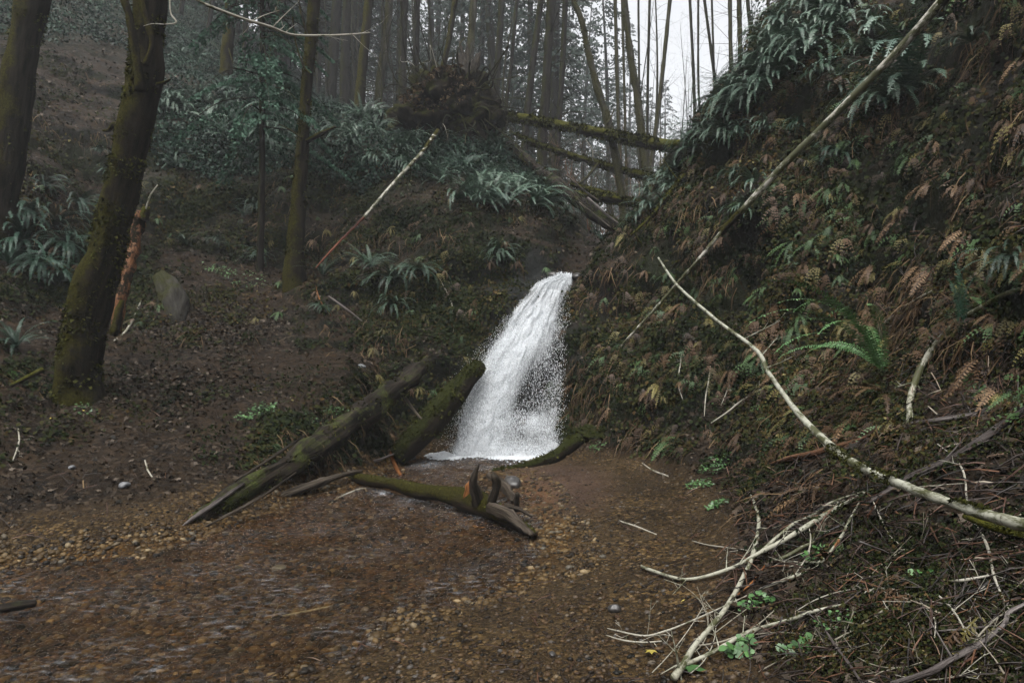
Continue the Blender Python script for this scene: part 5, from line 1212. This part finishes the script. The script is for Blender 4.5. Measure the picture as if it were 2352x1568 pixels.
ST = np.array([(-.02, 0, 0), (.02, 0, 0), (.03, .5, .12), (.0, .5, .12), (.03, 1.0, .02), (.02, 1.0, .02)]); STF = [np.array([(0, 1, 2, 3), (3, 2, 4, 5)])]
cover('hanging_roots', 'thin dead fronds and rootlets hanging down the gorge walls', 9000, wallw * np.clip(fbm(fc, .9, 2, 51), 0, 1), 'straw', .12, .38, True, .3, 1.7, .02, tv=ST, tf=STF)
cover('undergrowth', 'glossy dark green undergrowth on the upper left slopes', 150000, (fgreen > .12) * (fc[:, 1] > 13.5) * (fc[:, 1] < 34) * (fc[:, 0] < 3) * (.3 + fgreen), 'salal', .022, .058, False, .9, 1.35, .14, clump=16)
cover('moss', 'low moss and leaves on the banks', 60000, (fn[:, 2] > .6) * (fgr < .1) * (fc[:, 1] < 13) * (fbm(fc, .8, 3, 12) > .15) * (1 - .75 * (fc[:, 0] < -1.5)), 'cover', .012, .035, False, .8, 1.8, .008, clump=6)
# leaf litter
ml = []
for k in range(11):
    a = -math.pi / 2 + (k + .5) * 2 * math.pi / 11
    r = (1.0, .45, .9, .5, 1.0, .55, .9, .45, .8, .4, .7)[k]
    ml.append((math.cos(a) * r * .5, math.sin(a) * r * .5 + .2, .12 * r * (k % 2)))
ML = np.array([(0, 0, 0)] + ml); MLF = [np.array([(0, 1 + k, 1 + (k + 1) % 11) for k in range(11)])]
banks = (fn[:, 2] > .5) * (fgr < .35) * (fc[:, 1] < 13)
cover('leaf_litter', 'dead brown leaves strewn over the right bank', 8000, banks * (fc[:, 0] > .6), 'litter', .035, .09, False, .4, 1.5, .014, tv=ML, tf=MLF)
cover('leaf_litter', 'dead brown leaves strewn over the left bank', 14000, banks * (fc[:, 0] <= .6) * (.06 + np.clip(fbm(fc, 1.5, 3, 5) + .1, 0, 1)), 'litter', .03, .075, False, .5, 1.3, .012, tv=ML, tf=MLF)
cover('leaf_crumbs', 'small dead leaf crumbs on the soil', 30000, banks, 'litter', .010, .03, False, .5, 2.0, .006, hi=.85)
cover('leaf_litter', 'dead brown leaves on the ridge slope', 6000, (fn[:, 2] > .5) * (fc[:, 1] > 12) * (fc[:, 1] < 17), 'litter', .04, .08, False, .5, 1.8, .01)
# twig litter
TW = np.array([(-.5, -.5, 0), (.5, -.5, 0), (0, .4, 0), (-.4, 10, 1.2), (.6, 10, 1.2), (.1, 10.2, 1.9), (-.3, 21, .4), (.3, 21, .4), (0, 21, .8)], float)
TW = TW - np.array((0, 10, 0)); TWF = [np.array([(0, 1, 4, 3), (1, 2, 5, 4), (2, 0, 3, 5), (3, 4, 7, 6), (4, 5, 8, 7), (5, 3, 6, 8)])]
rb = (fc[:, 0] > .8) * (fc[:, 1] < 9.5) * (fc[:, 2] < 3.2)
cover('twig_litter', 'tangle of fine reddish and grey twigs on the right bank', 3600, rb * (fc[:, 1] < 6.8) * (fgr < .5), 'twigs', .002, .010, False, .28, 1.2, .035, tv=TW, tf=TWF)
cover('twig_litter', 'fine twigs scattered on the forest floor', 2200, (fc[:, 1] < 14) * (fsd < 0) * 1.0, 'twigs', .003, .008, False, .25, 1.8, .02, hi=.97, tv=TW, tf=TWF)
# pebbles
PB = Vi[:0]
t_ = (1 + 5 ** .5) / 2
IC = np.array([(-1,t_,0),(1,t_,0),(-1,-t_,0),(1,-t_,0),(0,-1,t_),(0,1,t_),(0,-1,-t_),(0,1,-t_),(t_,0,-1),(t_,0,1),(-t_,0,-1),(-t_,0,1)]) / 1.9
ICF = [np.array([(0,11,5),(0,5,1),(0,1,7),(0,7,10),(0,10,11),(1,5,9),(5,11,4),(11,10,2),(10,7,6),(7,1,8),(3,9,4),(3,4,2),(3,2,6),(3,6,8),(3,8,9),(4,9,5),(2,4,11),(6,2,10),(8,6,7),(9,8,1)])]
def pebbles(name, label, n, wf, smin, smax, pw, rr=(0, 1), mt='pebbles'):
    p, nn = sample(n, wf, pw); s = smin * (smax / smin) ** (rng.random(n) ** 2.2)
    S = np.stack([s * rng.uniform(.8, 1.4, n), s * rng.uniform(.7, 1.1, n), s * rng.uniform(.35, .7, n)], -1)
    V, Fs, A = scatter(IC, ICF, p + nn * (s * .1)[:, None], frames(nn, .18), S, rng.uniform(rr[0], rr[1], n))
    return tag(obj(name, make_mesh(name, V, Fs, M[mt], True, A)), label, None, None, 'stuff')
pebbles('gravel', 'wet brown pebbles of the gravel bar', 46000, (fgr > .4) * (fsd < .1), .003, .020, 1.5)
pebbles('pebbles', 'ochre and brown pebbles under the shallow water', 30000, (fgr > .4) * (fsd > -.1), .005, .034, 1.4, mt='pebbles_ochre')
# single stones
def stone(px, py, wpx, label, mat='stone', hgt=.6, seed=0):
    q, n = hit(px, py); r = wpx / 2 / F * q[1]
    V = Vi * np.array((r, r * .8, r * hgt)); V = V * (1 + .22 * fbm(V + seed, r * 1.1, 2, seed))[:, None]
    o = tag(obj('stone', make_mesh('stone', V, [Fi], M[mat], True)), label, 'stone'); o.location = q + np.array((0, 0, r * hgt * .35)); o.rotation_euler = (0, 0, seed)
stone(1326, 640, 34, 'dark wet rock at the right lip of the waterfall', 'dark_stone', .6, 11)
stone(1268, 634, 30, 'dark wet rock at the left lip of the waterfall', 'dark_stone', .5, 12)
q, n = hit(1350, 1000); Vm, Fm, Am = blob((0, 0, 0), (.36, .24, .14), .45, .12, 14)
o = tag(obj('mossy_mound', make_mesh('mossy_mound', Vm, Fm, M['log_dark_moss'], True, Am)), 'low mossy mound at the right foot of the waterfall behind the curved log', 'mound'); o.location = q - np.array((-.12, -.1, .03))
n_t = 2600; it_ = rng.integers(0, len(Vm), n_t); nt_ = Vm[it_] / np.linalg.norm(Vm[it_], axis=1, keepdims=True)
V, Fs, A = scatter(HL, HLF, Vm[it_], frames(nt_, .6, down=True), rng.uniform(.012, .035, n_t), rng.uniform(0, .7, n_t)); obj('moss', make_mesh('moss', V, Fs, M['cover'], False, A), o)
stone(940, 1053, 34, 'grey flat stone beside the leaning mossy log', 'stone', .5, 1)
stone(1178, 1115, 46, 'dark round stone in the water right of the stubs', 'dark_stone', .7, 2)
stone(1410, 1403, 30, 'lone black stone on the gravel bar', 'dark_stone', .8, 3)
stone(285, 872 + 245, 0.1 + 26, 'small grey-blue stone on the left beach', 'stone', .6, 4)
stone(165, 1075, 20, 'pale grey stone high on the left beach', 'stone', .6, 5)
stone(830, 843, 20, 'white-grey stone on the path left of the dark hollow', 'stone', .5, 6)
stone(640, 1307, 34, 'tan square stone in the stream', 'stone', .4, 7)
stone(1268, 1505, 20, 'black pebble by the bottom of the gravel bar', 'dark_stone', .7, 8)

# little green plants
rl = np.random.default_rng(5)
LFV = np.array([(0, 0, 0), (-.45, .35, .08), (-.38, .8, .05), (0, 1.0, -.05), (.38, .8, .05), (.45, .35, .08)]); LFF = [np.array([(0, 5, 4, 3, 2, 1)])]
def plant(px, py, rpx, n, ls, label, mat='clover', cat='plant', hgt=.05):
    q0, n0 = hit(px, py); r = rpx / F * q0[1]
    P, N = [], []
    for _ in range(n):
        a = rl.uniform(0, 6.28); t = math.sqrt(rl.random()) * r
        loc, nn, i_, d_ = BV.ray_cast(Vector((q0[0] + math.cos(a) * t, q0[1] + math.sin(a) * t * .8, q0[2] + 1.0)), Vector((0, 0, -1)))
        if loc is None: continue
        P.append(np.array(loc) + np.array((0, 0, rl.uniform(.2, 1) * hgt))); N.append(np.array((rl.normal(0, .3), -.35 + rl.normal(0, .3), 1)))
    P, N = np.array(P), np.array(N)
    V, Fs, A = scatter(LFV, LFF, P, frames(N, .2), rl.uniform(.5, 1.2, len(P)) * ls * .75, rl.random(len(P)))
    r_ = tag(empty('leafy_plant', q0), label, cat)
    obj('leaves', make_mesh('leaves', V - q0, Fs, M[mat], False, A), r_)
    st = []
    for i in range(0, len(P), 3): st.append(tube([q0 + (P[i] - q0) * np.array((.9, .9, .2)) - (0, 0, .03), P[i]], [.0015, .001], 3, 3, 0, .1, i))
    Vs, Fss, As = join(st); obj('stalks', make_mesh('stalks', Vs - q0, Fss, M['dark_wood'], False, As), r_)
for i, a in enumerate(((1640,1075,36,150,.035,'bright green clover patch, upper one beside the gravel'),(1608,1115,34,120,.032,'clover patch spilling down to the gravel edge'),(1645,1165,26,90,.032,'lower clover patch under the leafy bank'),
    (600,945,34,90,.05,'green leafy patch in the middle of the left path slope'),(560,960,24,50,.04,'sparse green sprigs left of the leafy patch'),(740,1000,40,110,.035,'green sprigs on top of the grey log'),(770,960,36,90,.035,'leafy sprigs where the bank meets the grey log'),
    (1310,1020,26,90,.04,'green leaves on the mossy mound at the right foot of the fall'),(1370,1030,20,50,.035,'few green leaves right of the mossy mound'),(1115,1170,28,160,.02,'green moss sprig growing on the jammed log'),
    (1700,1500,34,40,.055,'ivy-like green leaves near the bottom edge'),(1830,1500,30,26,.06,'two large bright green leaves in the brushwood'),(1740,1390,40,40,.04,'scattered green leaves beneath the forked branch'),(1920,1440,50,50,.022,'tiny pale green seedlings among the dead leaves'),
    (2110,1340,22,16,.04,'small green leaves in the dead leaves at right'),(1660,880,40,60,.04,'green leaves on the dark wall foot'),(1610,830,34,60,.035,'green sprigs on the wall above the leaf bank'),(1750,930,26,30,.035,'green tuft under the birch limb'),
    (200,945,30,30,.04,'sparse plant with green leaves at the big tree foot'),(1870,1290,26,20,.05,'small clover sprig inside the brushwood'),(560,640,50,120,.045,'low green leaves behind the path'),(500,620,40,90,.045,'low green leaves near the decayed stump'))):
    plant(*a)
for i, (px, py, s, lab) in enumerate(((1492,1503,.075,'green-yellow fallen leaf at the lower left fringe of the brushwood'),(1573,1385,.04,'small yellow leaf on the twigs above the gravel'),(1605,1548,.12,'large yellow-green leaf at the base of the forked branch'),
                      (100,905,.035,'yellow leaf near the big tree foot'),(190,945,.035,'yellow leaf right of the big tree foot'),(115,965,.04,'yellow leaf on the dim left ground'),(2338,672,.05,'yellow leaf at the right edge'))):
    q, n = hit(px, py)
    if q is None: continue
    V, Fs, A = scatter(ML, MLF, np.zeros((1, 3)), frames(n[None], .1), np.array([s]), np.array([rng.random()]))
    o = tag(obj('fallen_leaf', make_mesh('fallen_leaf', V, Fs, M['yellow_leaf'] if i != 2 else M['clover'], False, A)), lab, 'leaf'); o.location = q + n * .02
# the near brown dead fronds heap by the large fern
q, n = hit(2030, 900)
V, Fs, A = fern_geo(16, .55, .035, 91, npin=26, e0=.4, droop=1.2); o = tag(obj('dead_fern', make_mesh('dead_fern', V, Fs, M['hang_brown'], False, A)), 'heap of withered orange-brown fronds under the large fresh fern', 'fern'); o.location = q
q, n = hit(1880, 1120)
V, Fs, A = fern_geo(14, .45, .02, 93, npin=26, e0=.3, droop=.9); o = tag(obj('dead_fern', make_mesh('dead_fern', V, Fs, M['hang_brown'], False, A)), 'dry brown fronds behind the mossy knot of the birch limb', 'fern'); o.location = q

# ------------------------------------------------------------------ mist
b = NB('mist')
vp = b.n('ShaderNodeVolumePrincipled'); vp.inputs['Color'].default_value = (.93, .96, 1, 1); vp.inputs['Density'].default_value = 0.0019; vp.inputs['Anisotropy'].default_value = .2
b.l(vp.outputs[0], b.out.inputs[1])
x0, x1, y0, y1, z0, z1 = -130, 130, -16, 185, -3, 72
hv = np.array([(x, y, z) for x in (x0, x1) for y in (y0, y1) for z in (z0, z1)])
hf = np.array([(0,1,3,2),(4,6,7,5),(0,4,5,1),(2,3,7,6),(0,2,6,4),(1,5,7,3)])
tag(obj('haze', make_mesh('haze', hv, hf, b.m)), 'pale mist filling the forest', None, None, 'stuff')
print('polys', sum(len(o.data.polygons) for o in bpy.data.objects if o.type == 'MESH'), 'objs', len(bpy.data.objects))

# ------------------------------------------------------------------ labels of repeats: count them off from the left
ORD = ['', 'second', 'third', 'fourth', 'fifth', 'sixth', 'seventh', 'eighth', 'ninth', 'tenth', 'eleventh', 'twelfth', 'thirteenth', 'fourteenth', 'fifteenth', 'sixteenth', 'seventeenth', 'eighteenth', 'nineteenth', 'twentieth']
grp = {}
for o in bpy.data.objects:
    if o.parent is None and o.get('group') and o.get('category'): grp.setdefault((o['group'], o['label']), []).append(o)
for (g_, lab), ob in grp.items():
    if not 2 <= len(ob) <= 41: continue
    ob.sort(key=lambda o: o.location.x / max(o.location.y, .1))
    n_ = len(ob); wd = lab.split()
    for i, o in enumerate(ob):
        j = n_ - 1 - i
        if i <= j: w_ = 'leftmost' if i == 0 else (ORD[i] + ' from the left' if i < 20 else '')
        else: w_ = 'rightmost' if j == 0 else (ORD[j] + ' from the right' if j < 20 else '')
        if w_ and len(wd) + len(w_.split()) <= 16: o['label'] = lab + ', ' + w_
